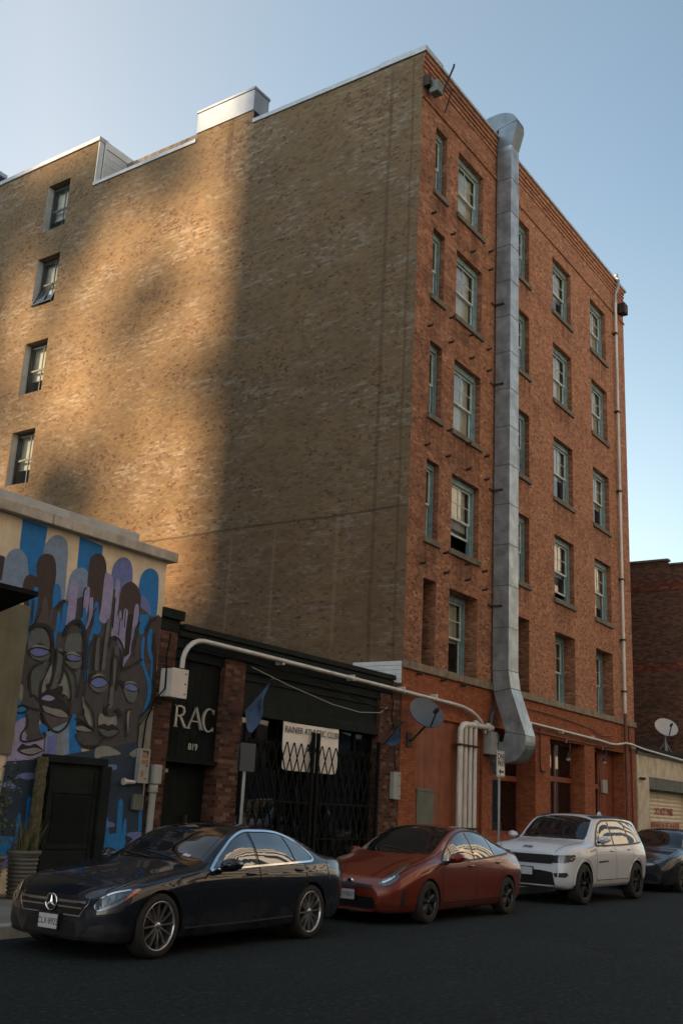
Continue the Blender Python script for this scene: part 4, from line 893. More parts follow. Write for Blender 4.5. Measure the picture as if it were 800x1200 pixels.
def letter_strokes(ch, x, z, w, h, y, mb):
    t = .052; th = .028; d = .03; s = .05
    def bar(a, b, wd):
        dx, dz = b[0]-a[0], b[1]-a[1]; l = math.hypot(dx, dz); nx, nz = -dz/l*wd/2, dx/l*wd/2
        mb.prism([(a[0]+nx, y, a[1]+nz), (a[0]-nx, y, a[1]-nz), (b[0]-nx, y, b[1]-nz), (b[0]+nx, y, b[1]+nz)], (0, -d, 0))
    def curve(pts, wd):
        q = strip(pts, 1); n = len(pts)
        L = []; Rr = []
        for i, p in enumerate(pts):
            ww = wd[i] if isinstance(wd, list) else wd
            a, b = q[i]; cx, cz = p; L.append((cx+(a[0]-cx)*ww, y, cz+(a[1]-cz)*ww)); Rr.append((cx+(b[0]-cx)*ww, y, cz+(b[1]-cz)*ww))
        for i in range(n-1): mb.prism([L[i], L[i+1], Rr[i+1], Rr[i]], (0, -d, 0))
    if ch == 'R':
        bar((x, z), (x, z+h), t); bar((x-s, z+.012), (x+s, z+.012), .022); bar((x-s, z+h-.012), (x+.02, z+h-.012), .022)
        curve([(x, z+h-.015), (x+w*.45, z+h-.015), (x+w*.72, z+h*.9), (x+w*.78, z+h*.76), (x+w*.70, z+h*.61), (x+w*.45, z+h*.53), (x, z+h*.52)], [.025, .03, .045, .055, .045, .03, .025])
        bar((x+w*.4, z+h*.52), (x+w*.98, z+.01), t); bar((x+w*.86, z+.012), (x+w*1.1, z+.012), .022)
    if ch == 'A':
        bar((x, z+.01), (x+w*.5, z+h), th); bar((x+w*.5, z+h), (x+w, z+.01), t+.006); bar((x+w*.22, z+h*.36), (x+w*.78, z+h*.36), .022)
        bar((x-s, z+.012), (x+s, z+.012), .02); bar((x+w-s, z+.012), (x+w+s, z+.012), .02)
    if ch == 'C':
        pts = [(x+w*.5+w*.5*math.cos(R(a)), z+h*.5+h*.5*math.sin(R(a))) for a in range(42, 320, 14)]
        curve(pts, [.022+.04*max(0, -math.cos(R(42+14*i))) for i in range(len(pts))]); bar((x+w*.87, z+h*.78), (x+w*.87, z+h*.98), .022); bar((x+w*.88, z+h*.03), (x+w*.88, z+h*.2), .02)
m = MB()
letter_strokes('R', -7.70, 2.88, .26, .40, .118, m); letter_strokes('A', -7.36, 2.88, .36, .40, .118, m); letter_strokes('C', -6.96, 2.87, .32, .42, .118, m)
part('raised_letters', m, 'bronze', sg)
lettering('house_number', '819', .17, (-7.17, .112, 2.555), sg, 'bronze', sx=1.0, depth=.008)
m = MB(); m.box(-7.95, -6.55, .32, .36, .15, 2.26); m.box(-7.9, -7.02, .28, .32, .2, 2.2); dr = part('door', m, 'panelblack', A, bev=.008)
m = MB(); m.box(-7.9, -7.6, .262, .28, 2.08, 2.14); part('door_label', m, 'offwhite', dr)
m = MB(); m.box(-7.1, -7.06, .2, .28, .95, 1.35); part('handle', m, 'iron', dr)
# wide bay
m = MB(); m.box(-5.95, -.95, .10, .2, 3.47, 4.12); part('transom_panel', m, 'charcoal', A)
m = MB(); m.box(-5.95, -.95, .03, .2, 3.28, 3.47); m.box(-5.95, -.95, .045, .2, 4.12, 4.29); m.box(-5.95, -.95, .07, .12, 3.95, 4.04); part('transom_rail', m, 'charcoal', A, bev=.01)
m = MB(); f = .05
for k in range(8): q = -5.95+5.0*k/7; m.box(q-.03 if k else q, q+.03 if k < 7 else q, .2, .28, 2.86, 3.28)
m.box(-5.95, -.95, .2, .28, 2.78, 2.86)
for q in (-5.9, -4.3, -3.45, -2.65, -1.0): m.box(q-.04, q+.04, .2, .28, .55, 2.78)
m.box(-5.95, -.95, .19, .28, .5, .56)
sf = part('shop_window', m, 'black', A)
m = MB(); m.face([(-5.95, .25, .55), (-.95, .25, .55), (-.95, .25, 3.28), (-5.95, .25, 3.28)]); part('pane', m, 'darkpane', sf)
m = MB(); m.box(-5.95, -.95, .16, .3, .15, .5); part('bulkhead', m, 'concrete', A)
m = MB(); m.box(-5.95, -.95, 2.2, 2.25, .15, 4.2); m.box(-5.95, -.95, .3, 2.2, .15, .16); part('shop_interior', m, 'panelblack', A)
m = MB()
for k in range(6): m.box(-4.95+.22*k, -4.8+.22*k, .7, .72, 1.38, 1.42)
part('shelf_trim', m, 'orange_sticker', A)
m = MB(); m.box(-4.2, -3.9, .5, .8, .2, 1.4); m.box(-3.7, -3.5, .4, .6, .2, 1.2); part('shop_fitting', m, 'charcoal', A)
# folding lattice gate
def lattice(xa, xb, n, label, post):
    t = thing('folding_gate', ((xa+xb)/2, -.05, .15), label, 'gate', 'folding lattice gates')
    m = MB(); dx = (xb-xa)/n; zt, zb = 2.86, .25; hh = .66
    def bar(x0, z0, x1, z1, y):
        l = math.hypot(x1-x0, z1-z0); nx, nz = -(z1-z0)/l*.014, (x1-x0)/l*.014
        m.prism([(x0+nx, y, z0+nz), (x0-nx, y, z0-nz), (x1-nx, y, z1-nz), (x1+nx, y, z1+nz)], (0, -.012, 0))
    hr = .33; j = 0
    while zt-hr*(j+1) > zb-.05:
        for k in range(n+1):
            x = xa+dx*(k+.5*(1-j % 2))
            if x > xb+1e-4: continue
            for sg in (-1, 1):
                x2 = x+sg*dx/2
                if xa-1e-4 <= x2 <= xb+1e-4: bar(x, zt-hr*j, x2, zt-hr*(j+1), -.03-.014*(sg > 0))
        j += 1
    part('lattice', m, 'black', t)
    m = MB()
    for x in post: m.box(x-.035, x+.035, -.075, -.005, .15, 3.12)
    m.box(min(xa, xb), max(xa, xb), -.05, -.02, .22, .26); part('end_post', m, 'black', t, bev=.006)
    m = MB(); m.box(xa, xb, -.055, -.015, 1.66, 1.69); m.box(xa, xb, -.055, -.015, .95, .975); part('tie_bar', m, 'black', t)
lattice(-5.85, -3.66, 9, 'black folding lattice gate left of the twin posts', (-5.87, -3.60))
lattice(-3.40, -1.06, 9, 'black folding lattice gate right of the twin posts', (-3.42, -1.02))
# banner behind the gate
t = thing('banner', (-3.55, .02, 2.3), 'white athletic club banner hung behind the black lattice gate', 'banner')
m = MB(); rows = []
for i in range(25):
    q = i/24; x = -4.56+2.02*q; yy = .05+.012*math.sin(q*9)
    ed = .022*(1-min(1, 14*min(q, 1-q)))
    rows.append([(x+ (.04 if i == 0 else 0), yy, 2.30+ed*1.6), (x, yy-.004, 2.8), (x, yy, 3.285-.02*math.sin(q*PI))])
m.grid(rows, 0, True); part('sheet', m, 'banner', t)
lettering('banner_text', 'RAINIER ATHLETIC CLUB', .185, (-3.55, .028, 3.12), t, 'ink', sx=.93, depth=.003)
m = MB(); m.prism([(-3.72, .03, 2.72), (-3.60, .03, 2.95), (-3.54, .03, 2.86), (-3.48, .03, 2.92), (-3.36, .03, 2.72)], (0, -.004, 0)); part('emblem', m, 'ink', t)
def flag(base, tip, low, label, mat2=True):
    t = thing('flag', base, label, 'flag', 'blue flags on short wall staffs')
    m = MB(); m.tube([base, tip], .014, 7); m.tube([Vector(tip)-Vector((0, .01, 0)), Vector(tip)+Vector((-.02, -.06, .03))], .026, 7); part('staff', m, 'iron', t)
    b, tp, lo = Vector(base), Vector(tip), Vector(low)
    m = MB(); rows = []
    for i in range(13):
        s = i/12; top = tp.lerp(b, .04+.9*s); end = tp.lerp(lo, .12+.88*min(1, s*1.15)) if s < .87 else lo.lerp(b, (s-.87)*2.2)
        end = Vector((end.x, end.y, min(end.z, top.z-.03)))
        row = []
        for j in range(7):
            q = j/6; p = top.lerp(end, q); p = p + Vector((.05*math.sin(s*9+q*2), .06*math.sin(s*7+1.5*q), 0))*q; row.append(p)
        rows.append(row)
    m.grid(rows, 0, True); part('cloth', m, 'flagblue', t)
    m = MB(); m.grid([[p+Vector((-.004, -.006, 0)) for p in r[2:5]] for r in rows[4:8]], 0, True); part('print', m, 'flagdark', t)
flag((-5.94, 0, 3.32), (-6.5, -1.1, 3.84), (-6.32, -.62, 2.86), 'blue flag drooping from a staff on the brick pier beside the number sign')
flag((-.72, 0, 3.10), (-1.46, -.9, 3.52), (-1.2, -.66, 3.02), 'small blue flag on the pier beside the tall red building')
cable('cable', [(-5.8, -.03, 4.22), (-4.6, -.06, 4.0), (-3.0, -.07, 3.78), (-1.9, -.06, 3.72), (-1.0, -.03, 3.8), (-.7, -.03, 3.95)], .01, 'greybox', 'thin grey wire sagging across the charcoal transom')
cable('cable', [(-7.6, -.1, 4.36), (-5.5, -.1, 4.28), (-3.6, -.11, 4.22), (-2.2, -.08, 4.02), (-1.2, -.05, 3.88), (-.6, -.03, 3.9)], .014, 'black', 'black cable under the long pale conduit')
cable('cable', [(-.55, -.04, 4.3), (-.45, -.04, 4.1), (-.5, -.04, 3.7), (-.3, -.04, 3.4), (-.32, -.04, 3.0), (-.28, -.06, 2.5)], .012, 'black', 'black cable down the right brick pier into the narrow grey box')

# ------------------------------------------------------------------ the painted building on the left
P = thing('painted_building', (-13.2, 0, .15), 'low stucco building with a large mural of long faces', 'building')
m = MB(); wall(m, (-20, -8.41), (.15, 5.78), [(-10.86, -9.36, .15, 2.2, .12)], F3)
m.face([(-8.41, 0, .15), (-8.41, 25, .15), (-8.41, 25, 5.78), (-8.41, 0, 5.78)]); m.face([(-18, .3, 5.7), (-8.41, .3, 5.7), (-8.41, 25, 5.7), (-18, 25, 5.7)], 1)
part('wall', m, ['stucco', 'roof'], P)
m = MB(); m.box(-20, -11.34, -.05, -.02, 2.15, 4.42); part('olive_wall', m, 'stucco_green', P)
m = MB()
for k in range(4): a = -20+2.93*k; m.box(a+.006, a+2.92, -.16, .4, 5.785, 5.965)
part('coping', m, 'capstone', P, bev=.012)
m = MB(); m.box(-20, -8.5, .7, .8, 5.7, 6.38); part('roof_kerb', m, 'coping', P)
m = MB(); poly = [(-.95, 4.47), (-.95, 4.40), (0-.035, 4.2), (-.035, 4.56)]
m.prism([(-19, y, z) for y, z in poly], (19-11.95, 0, 0)); part('canopy', m, 'black', P)
# mural
KEYS = 'bgplnmrdcekvw'
mm = MB()
def mural(data):
    lay = 0
    for (kind, col, sm, w, flat) in data:
        pts = [(flat[i], flat[i+1]) for i in range(0, len(flat), 2)]
        y = -.004-.0003*lay; lay += 1
        mi = KEYS.index(col); inside = lambda p: (min(max(p[0], -12.06), -8.42), min(p[1], 5.77))
        if kind == 'P':
            q = smooth_poly(pts, 5) if sm else pts
            q = [inside(p) for p in q]; r = []
            for p in q:
                if not r or (abs(p[0]-r[-1][0])+abs(p[1]-r[-1][1])) > 1e-4: r.append(p)
            fill2d(mm, r, lambda a, b: (a, y, b), mi)
        else:
            q = smooth_poly(pts, 5, False); st = strip(q, w*.95)
            for i in range(len(st)-1): mm.face([(st[i][0][0], y, st[i][0][1]), (st[i+1][0][0], y, st[i+1][0][1]), (st[i+1][1][0], y, st[i+1][1][1]), (st[i][1][0], y, st[i][1][1])], mi)
mural(MURAL)
part('mural', mm, ['mural_'+k for k in KEYS], P)
m = MB(); m.box(-10.74, -9.46, -.16, .1, 2.08, 2.2); m.box(-9.56, -9.36, -.16, .1, .15, 2.08); part('door_frame', m, 'charcoal', P, bev=.01)
m = MB(); m.box(-10.62, -9.56, -.09, .08, .17, 2.08); m.box(-10.52, -9.66, -.11, -.09, 1.62, 1.68); m.box(-10.52, -9.66, -.11, -.09, .78, .84); m.box(-10.6, -10.52, -.11, -.09, .17, 2.0); m.box(-9.66, -9.58, -.11, -.09, .17, 2.0)
dr = part('door', m, 'charcoal', P, bev=.008)
m = MB(); m.box(-10.47, -9.74, -.098, -.088, .88, 1.58); part('panel', m, 'panelblack', dr)
m = MB(); rows = []
for i in range(21):
    z = .15+2.0*i/20; rows.append([(-10.8+(.09+.012*math.sin(i*2.3+k))*math.cos(2*PI*k/10), -.13+(.09+.012*math.cos(i*1.7+k*2))*math.sin(2*PI*k/10), z) for k in range(10)])
m.grid(rows, 0, True, True); part('door_post', m, 'moss', P)

# ------------------------------------------------------------------ garage and far brick building
Q = thing('concrete_garage', (20.4, 0, .15), 'low concrete garage with a cream roll-up door and red lettering', 'garage')
m = MB(); wall(m, (16.9, 23.95), (.15, 4.06), [(18.22, 23.7, .15, 3.3, .42)], F3); m.face([(16.9, 0, .15), (16.9, 14, .15), (16.9, 14, 4.3), (16.9, 0, 4.3)]); part('wall', m, 'concrete', Q)
m = MB(); m.box(16.88, 23.95, -.04, .3, 4.06, 4.26); part('fascia', m, 'fascia_green', Q, bev=.01)
m = MB(); m.box(16.82, 23.95, -.12, .4, 4.262, 4.40); part('coping', m, 'charcoal', Q, bev=.01)
m = MB(); m.face([(16.9, .4, 4.36), (23.95, .4, 4.36), (23.95, 14, 4.36), (16.9, 14, 4.36)]); part('roof', m, 'roof', Q)
m = MB(); m.box(18.22, 23.7, .02, .4, 2.86, 3.30); part('door_hood', m, 'fascia_green', Q, bev=.015)
m = MB(); rows = []
for k in range(36):
    z = .17+2.7*k/35; rows.append([(18.22, .38+(.022 if k % 2 else 0), z), (23.7, .38+(.022 if k % 2 else 0), z)])
m.grid(rows, 0, False); rd = part('roller_door', m, 'shutter', Q)
lettering('door_text', 'DO NOT PARK', .40, (21.05, .372, 2.06), rd, 'redtext', sx=.86, depth=.003, bold=.006)
lettering('door_text', 'DRIVEWAY IN USE 24 HOURS', .36, (21.1, .372, 1.52), rd, 'redtext', sx=.80, depth=.003, bold=.006)
m = MB(); m.tube([(17.35, -.0, 3.18), (17.35, -.16, 3.2)], .05, 7); m.tube([(17.0, -.08, 3.2), (17.3, -.12, 3.2)], .04, 7); one('wall_bracket', m, 'iron', (17.3, -.1, 3.2), 'small dark bracket on the concrete garage pier', 'bracket')
H = thing('dark_brick_building', (28, 8, .15), 'dark brown brick building rising behind the garage', 'building')
m = MB(); wall(m, (.02, 22), (.15, 13.2), [], W3, 0, top=[(.02, .7, 12.9), (.7, 22, 13.12)]); m.v = [(x+24.0, y, z) for x, y, z in m.v]
m.face([(24.0, .02, .15), (60, .02, .15), (60, .02, 12.9), (24.0, .02, 12.9)]); m.face([(24, .02, 12.9), (60, .02, 12.9), (60, 22, 12.9), (24, 22, 12.9)]); part('wall', m, 'far_brick', H)
m = MB(); m.box(23.93, 24.3, .7, 22, 13.12, 13.22); m.box(23.93, 60, -.02, .7, 12.9, 12.99); part('coping', m, 'sill', H, bev=.01)
m = MB(); m.box(23.985, 24.0, .05, 12, 11.75, 12.2); part('brick_band', m, 'dark_brick', H)
m = MB(); m.box(23.985, 24.0, .05, 12, 8.1, 8.5); part('brick_band', m, 'dark_brick', H)

# ------------------------------------------------------------------ posts, planters
t = thing('one_way_sign', (.09, -2.6, .15), 'white ONE WAY sign with a left arrow on a grey post', 'sign')
m = MB(); m.tube([(.09, -2.58, .15), (.09, -2.58, 3.0)], .03, 8); part('post', m, 'pole', t)
m = MB(); m.box(-.11, .29, -2.63, -2.615, 2.46, 3.03); pl = part('plate', m, 'signwhite', t)
m = MB()
for (a, b, c, d) in ((-.1, .28, 3.005, 3.018), (-.1, .28, 2.472, 2.485), (-.1, -.088, 2.485, 3.005), (.268, .28, 2.485, 3.005)): m.box(a, b, -2.634, -2.6305, c, d)
m.prism([(-.04, -2.631, 2.575), (.06, -2.631, 2.645), (.06, -2.631, 2.60), (.22, -2.631, 2.60), (.22, -2.631, 2.55), (.06, -2.631, 2.55), (.06, -2.631, 2.505)], (0, -.003, 0)); part('arrow', m, 'ink', pl)
lettering('sign_text', 'ONE', .20, (.09, -2.633, 2.90), pl, 'ink', sx=.9, depth=.002, bold=.004); lettering('sign_text', 'WAY', .20, (.09, -2.633, 2.75), pl, 'ink', sx=.78, depth=.002, bold=.004)
t = thing('street_sign', (-8.62, -2.4, .15), 'blank dark sign plate on a thin post before the charcoal shopfront', 'sign')
m = MB(); m.tube([(-8.62, -2.37, .15), (-8.62, -2.37, 2.5)], .028, 8); part('post', m, 'pole', t)
part('plate', bx(-8.80, -8.43, -2.42, -2.405, 2.10, 2.54), 'signback', t, bev=.006); part('plate', bx(-8.77, -8.40, -2.35, -2.335, 2.10, 2.52), 'signback', t, bev=.006)
def planter(x, y, r, h, label, plant):
    t = thing('planter', (x, y, .15), label, 'planter')
    m = MB(); pr = [(0, .0), (r*.72, .0)]
    n = 11
    for k in range(n):
        q = k/n; rr = r*(.72+.22*q); pr += [(rr, h*q+.005), (rr+.018, h*(q+.25/n)), (rr+.018, h*(q+.6/n)), (rr, h*(q+.75/n))]
    pr += [(r*.98, h*.97), (r*1.08, h*.975), (r*1.08, h*1.06), (r*.95, h*1.06), (r*.93, h*.98)]
    m.lathe(pr, (x, y, .15), n=32); part('pot', m, 'pot', t)
    m = MB(); m.face([(x+r*.94*math.cos(2*PI*k/20), y+r*.94*math.sin(2*PI*k/20), .15+h*.98) for k in range(20)]); part('soil', m, 'soil', t)
    g = random.Random(5+int(plant)); m = MB()
    if plant:
        for k in range(150):
            a = g.uniform(0, 2*PI); q = r*.85*math.sqrt(g.random()); b = Vector((x+q*math.cos(a), y+q*math.sin(a), .15+h*.97)); l = g.uniform(.25, .62)
            d = Vector((g.uniform(-.5, .5), g.uniform(-.5, .5), 1.2)).normalized(); sd = Vector((-d.y, d.x, 0)).normalized()*.006
            mid = b+d*l*.55; tip = b+d*l+Vector((d.x*.25, d.y*.25, -.05))
            m.face([b-sd, b+sd, mid+sd, mid-sd], k % 2); m.face([mid-sd, mid+sd, tip], k % 2)
        part('grass', m, ['straw', 'leaf'], t)
    else:
        m2 = MB()
        for s in range(9):
            a = g.uniform(0, 2*PI); top = Vector((x+.22*math.cos(a)+g.uniform(-.1, .1), y+.2*math.sin(a), .15+h+g.uniform(.5, 1.35)))
            base = Vector((x+.05*math.cos(a), y+.05*math.sin(a), .15+h*.95)); m2.tube([base, base.lerp(top, .5)+Vector((0, 0, .12)), top], [.014, .01, .005], 6)
            for k in range(46):
                p = base.lerp(top, g.uniform(.25, 1.05))+Vector((g.gauss(0, .09), g.gauss(0, .09), g.gauss(0, .07)))
                d = Vector((g.gauss(0, 1), g.gauss(0, 1), g.gauss(-.2, .6))).normalized()*g.uniform(.06, .12); n = d.cross(Vector((g.gauss(0, 1), g.gauss(0, 1), 1))).normalized()*.022
                m.face([p, p+d*.5+n, p+d, p+d*.5-n])
        part('foliage', m, 'leaf', t); part('stem', m2, 'bark', t)
planter(-11.33, -.62, .225, .62, 'ribbed tapered planter of dry grass beside the mural door', True)
planter(-11.98, -.62, .26, .56, 'ribbed planter of leafy shrub at the left edge of the mural', False)

# ------------------------------------------------------------------ cars
def carpaint(name, col, rough=.28, coat=.8, metal=.0, spec=.15):
    m, nt, out = _nodes(name); g = G(nt)
    tc = g.n('ShaderNodeTexCoord').outputs['Object']
    nz = g.noise(tc, 900, 2, .5)
    c = g.mix(g.math('MULTIPLY', nz, .35), col, tuple(min(1, x*1.6+.004) for x in col))
    dust = g.noise(tc, 3, 6, .6)
    sp = g.n('ShaderNodeSeparateXYZ'); g.put(sp.inputs[0], tc)
    low = g.math('MULTIPLY', g.step(sp.outputs[2], .6, .2), g.step(dust, .35, .75))
    c = g.mix(g.math('MULTIPLY', low, .35), c, (.09, .085, .075))
    b = principled(g, out, c, rough, metal, None, coat=coat, spec=spec)
    g.put(b.inputs['Roughness'], g.math('ADD', rough, g.math('MULTIPLY', low, .4)))
    return m
M['car_black'] = carpaint('midnight_paint', (.006, .009, .016), .22)
M['car_orange'] = carpaint('burnt_orange_paint', (.135, .020, .008), .3, metal=.25)
M['car_white'] = carpaint('white_car_paint', (.46, .49, .53), .35)
M['car_navy'] = carpaint('dark_car_paint', (.010, .012, .017), .25)
M['car_black_trim'] = plain('black_plastic', (.012, .012, .013), .55, var=.2)
M['gap'] = plain('panel_gap', (.004, .004, .004), .9, var=0)
M['chrome'] = plain('chrome', (.75, .76, .78), .12, 1.0, var=.03)
M['tyre'] = plain('tyre_rubber', (.014, .014, .014), .85, var=.25, bump=.2)
M['rim_silver'] = plain('alloy_silver', (.45, .46, .47), .28, .9, var=.1)
M['rim_dark'] = plain('alloy_dark', (.045, .047, .05), .35, .7, var=.15)
M['rim_black'] = plain('alloy_black', (.012, .012, .013), .3, .5, var=.15)
M['brake'] = plain('brake_disc', (.06, .058, .055), .5, .6)
def carglass(name, tint, rough=.015, ior=1.75):
    m, nt, out = _nodes(name); g = G(nt)
    b = principled(g, out, tint, rough, 0, spec=.5); b.inputs['IOR'].default_value = ior
    return m
M['car_glass'] = carglass('car_glass', (.006, .008, .010), ior=1.6)
M['car_side_glass'] = carglass('tinted_side_glass', (.006, .008, .010), ior=2.5)
M['lamp_clear'] = plain('headlight_lens', (.10, .12, .14), .08, .55, var=.25, scale=14, coat=1)
M['lamp_smoke'] = plain('smoked_lamp', (.03, .035, .04), .1, .3, var=.3, scale=14, coat=1)
M['amber'] = plain('amber_reflector', (.55, .10, .02), .2, coat=1)
M['lamp_red'] = plain('red_tail_lamp', (.20, .012, .012), .15, coat=1)
M['plate'] = plain('number_plate', (.5, .52, .53), .5, var=.05)
M['plate_ink'] = plain('plate_ink', (.03, .04, .09), .6)
M['mesh_grille'] = plain('grille_black', (.008, .008, .009), .4, var=.3)

def pchip(keys):
    X = np.array([k[0] for k in keys], float); Y = np.array([k[1] for k in keys], float)
    h = np.diff(X); d = np.diff(Y)/h; n = len(X); s = np.zeros(n)
    for i in range(1, n-1):
        if d[i-1]*d[i] > 0:
            w1, w2 = 2*h[i]+h[i-1], h[i]+2*h[i-1]; s[i] = (w1+w2)/(w1/d[i-1]+w2/d[i])
    s[0], s[-1] = d[0], d[-1]
    def f(x):
        x = min(max(x, X[0]), X[-1]); i = min(max(int(np.searchsorted(X, x))-1, 0), n-2); t = (x-X[i])/h[i]
        return float((2*t**3-3*t*t+1)*Y[i]+(t**3-2*t*t+t)*h[i]*s[i]+(-2*t**3+3*t*t)*Y[i+1]+(t**3-t*t)*h[i]*s[i+1])
    return f

class Car:
    def __init__(c, spec, name, loc, label, cat='car', group=None, yaw=0):
        c.s = spec; c.L = spec['L']; c.t = thing(name, loc, label, cat, group, yaw)
        c.fn = {k: pchip(spec[k]) for k in ('zc', 'zr', 'yr', 'zb', 'yb', 'zm', 'ym', 'zs', 'ys', 'zu')}
        c.paint = spec['paint']; c.k = spec.get('zk', 1.0); c.body()
    def xmap(c, x):
        w = c.s['wheels'][0]-.4; k = c.s.get('fsq', 1.0)
        return x if x > w else w-(w-x)*k
    def zmap(c, z): return z if z < .45 else .45+(z-.45)*c.k
    def section(c, x):
        F = {k: f(x) for k, f in c.fn.items()}
        zr, zb, zc = F['zr'], F['zb'], F['zc']
        bul = c.s.get('bulge', .035)*min(1, max(0, (zr-zb-.12)/.3)); e = c.s.get('edge', .12)
        P = [(0, F['zu']), (F['ys']*.82, F['zu']), (F['ys'], F['zs']), (F['ym']*.5+F['ys']*.5+.012, F['zs']*.55+F['zm']*.45), (F['ym'], F['zm']), (F['ym']*.35+F['yb']*.65+.010, F['zm']*.35+F['zb']*.65), (F['yb'], F['zb']),
             ((F['yb']+F['yr'])/2+bul, (zb+zr)/2+ (.012 if bul < .01 else 0)), (F['yr']+e*(F['yb']-F['yr'])+bul*.4, zr-e*(zr-zb)), (F['yr'], zr), (F['yr']*(1-e*.7), zr+(zc-zr)*e*1.9), (F['yr']*.62, zr+(zc-zr)*.72), (F['yr']*.3, zr+(zc-zr)*.94), (0, zc)]
        out = []; n = len(P)
        for i in range(n-1):
            p = [P[max(i-1, 0)] if i > 0 else (-P[1][0], P[1][1]), P[i], P[i+1], P[i+2] if i < n-2 else (-P[n-2][0], P[n-2][1])]
            for s in range(5):
                t = s/5
                q = [.5*((2*p[1][d])+(-p[0][d]+p[2][d])*t+(2*p[0][d]-5*p[1][d]+4*p[2][d]-p[3][d])*t*t+(-p[0][d]+3*p[1][d]-3*p[2][d]+p[3][d])*t**3) for d in (0, 1)]
                out.append((max(q[0], 0), q[1]))
        out.append((0, zc)); return out
    def body(c):
        L = c.L; xs = [0, .008, .025, .05, .09, .14] + list(np.linspace(.2, L-.2, 92)) + [L-.14, L-.09, L-.05, L-.025, L-.008, L]
        mb = MB(); rows = []
        for x in xs:
            h = c.section(x); ring = [(y, z) for y, z in h] + [(-y, z) for y, z in h[-2:0:-1]]
            nose = c.s.get('nose', 0)
            rows.append([(c.xmap(x)+ (nose*max(0, 1-x/.5)*(max(0, z-c.s['nose_z'])*1.0) if x < .5 else 0) , y, c.zmap(z)) for y, z in ring])
        mb.grid(rows, 0, True, True); mb.face(rows[0][::-1], 0, True); mb.face(rows[-1], 0, True)
        o = mb.build('body', [c.paint, 'gap'], c.t, local=True); clean(o, 1e-4)
        # wheel housings
        cut = MB(); Ra = c.s['arch']
        for wx in c.s['wheels']:
            for sg in (-1, 1):
                ring = lambda y: [(wx+Ra*math.cos(2*PI*k/48), y, c.s['wz']+Ra*math.sin(2*PI*k/48)*1.0) for k in range(48)]
                a, b = ring(sg*(c.s['W']/2-.34)), ring(sg*1.3); cut.grid([a, b], 1, False, True); cut.face(a, 1); cut.face(b[::-1], 1)
        co = cut.build('cutter', [c.paint, 'gap'], None); clean(co)
        md = o.modifiers.new('arch', 'BOOLEAN'); md.operation = 'DIFFERENCE'; md.solver = 'EXACT'; md.object = co; co.location = (0, 0, 0)
        c.t.location, keep = (0, 0, 0), Vector(c.t.location); ry = c.t.rotation_euler.z; c.t.rotation_euler.z = 0
        bpy.context.view_layer.update()
        dg = bpy.context.evaluated_depsgraph_get(); me = bpy.data.meshes.new_from_object(o.evaluated_get(dg))
        o.modifiers.clear(); o.data = me; bpy.data.objects.remove(co)
        c.t.location = keep; c.t.rotation_euler.z = ry
        for p in me.polygons: p.use_smooth = p.material_index == 0
        at = me.attributes.get('sharp_edge')
        bm = bmesh.new(); bm.from_mesh(me)
        for e in bm.edges:
            if len(e.link_faces) == 2 and e.calc_face_angle(0) > R(38): e.smooth = False
        c.tree = BVHTree.FromBMesh(bm); bm.to_mesh(me); bm.free()
        c.bo = o
    def hit(c, org, d):
        r = c.tree.ray_cast(Vector(org), Vector(d))
        return r[0], r[1]
    def ray(c, ax, a, b):
        s2 = math.sqrt(.5)
        if ax != 'top': b = c.zmap(b)
        if ax in ('side', 'top'): a = c.xmap(a)
        if ax == 'side': return (a, -3, b), (0, 1, 0)
        if ax == 'front': return (-3, a, b), (1, 0, 0)
        if ax == 'rear': return (c.L+3, a, b), (-1, 0, 0)
        if ax == 'top': return (a, b, 4), (0, 0, -1)
        if ax == 'diag': return (a*s2-4*s2, -a*s2-4*s2, b), (s2, s2, 0)
        if ax == 'rdiag': return (c.L+a*s2+4*s2, a*s2-4*s2, b), (-s2, s2, 0)
    def decal(c, name, ax, poly, mat, off=.004, step=.05, both=False, parent=None, sm=False, thick=0):
        if sm: poly = smooth_poly(poly, 5)
        bm = bmesh.new(); vs = []
        for p in poly:
            if not vs or (abs(p[0]-vs[-1].co.x)+abs(p[1]-vs[-1].co.y)) > 1e-5: vs.append(bm.verts.new((p[0], p[1], 0)))
        bm.faces.new(vs); bmesh.ops.triangulate(bm, faces=bm.faces[:])
        xs = [p[0] for p in poly]; ys = [p[1] for p in poly]
        for lo, hi, n in ((min(xs), max(xs), (1, 0, 0)), (min(ys), max(ys), (0, 1, 0))):
            q = math.floor(lo/step)*step+step
            while q < hi:
                bmesh.ops.bisect_plane(bm, geom=bm.verts[:]+bm.edges[:]+bm.faces[:], plane_co=(q*n[0], q*n[1], 0), plane_no=n); q += step
        bmesh.ops.triangulate(bm, faces=bm.faces[:]); bmesh.ops.remove_doubles(bm, verts=bm.verts, dist=1e-5)
        bm.verts.ensure_lookup_table(); bm.verts.index_update(); out = []; ok = []
        for v in bm.verts:
            o, d = c.ray(ax, v.co.x, v.co.y); h, n = c.hit(o, d)
            if h is None: out.append((0, 0, 0)); ok.append(False)
            else:
                if n.dot(Vector(d)) > 0: n = -n
                out.append(tuple(h+n*off)); ok.append(True)
        faces = [tuple(v.index for v in f.verts) for f in bm.faces if all(ok[v.index] for v in f.verts)]
        bm.free(); mb = MB(); mb.v = out; mb.f = faces; mb.m = [0]*len(faces); mb.sm = [True]*len(faces)
        return c.emit(name, mb, mat, both, parent)
    def emit(c, name, mb, mat, both=False, parent=None):
        if not isinstance(parent, list): parent = [parent or c.t]*2
        o = mb.build(name, mat, parent[0], local=True)
        res = [o]
        if both:
            m2 = MB(); m2.v = [(x, -y, z) for x, y, z in mb.v]; m2.f = [f[::-1] for f in mb.f]; m2.m = mb.m; m2.sm = mb.sm
            res.append(m2.build(name, mat, parent[1], local=True))
        return res
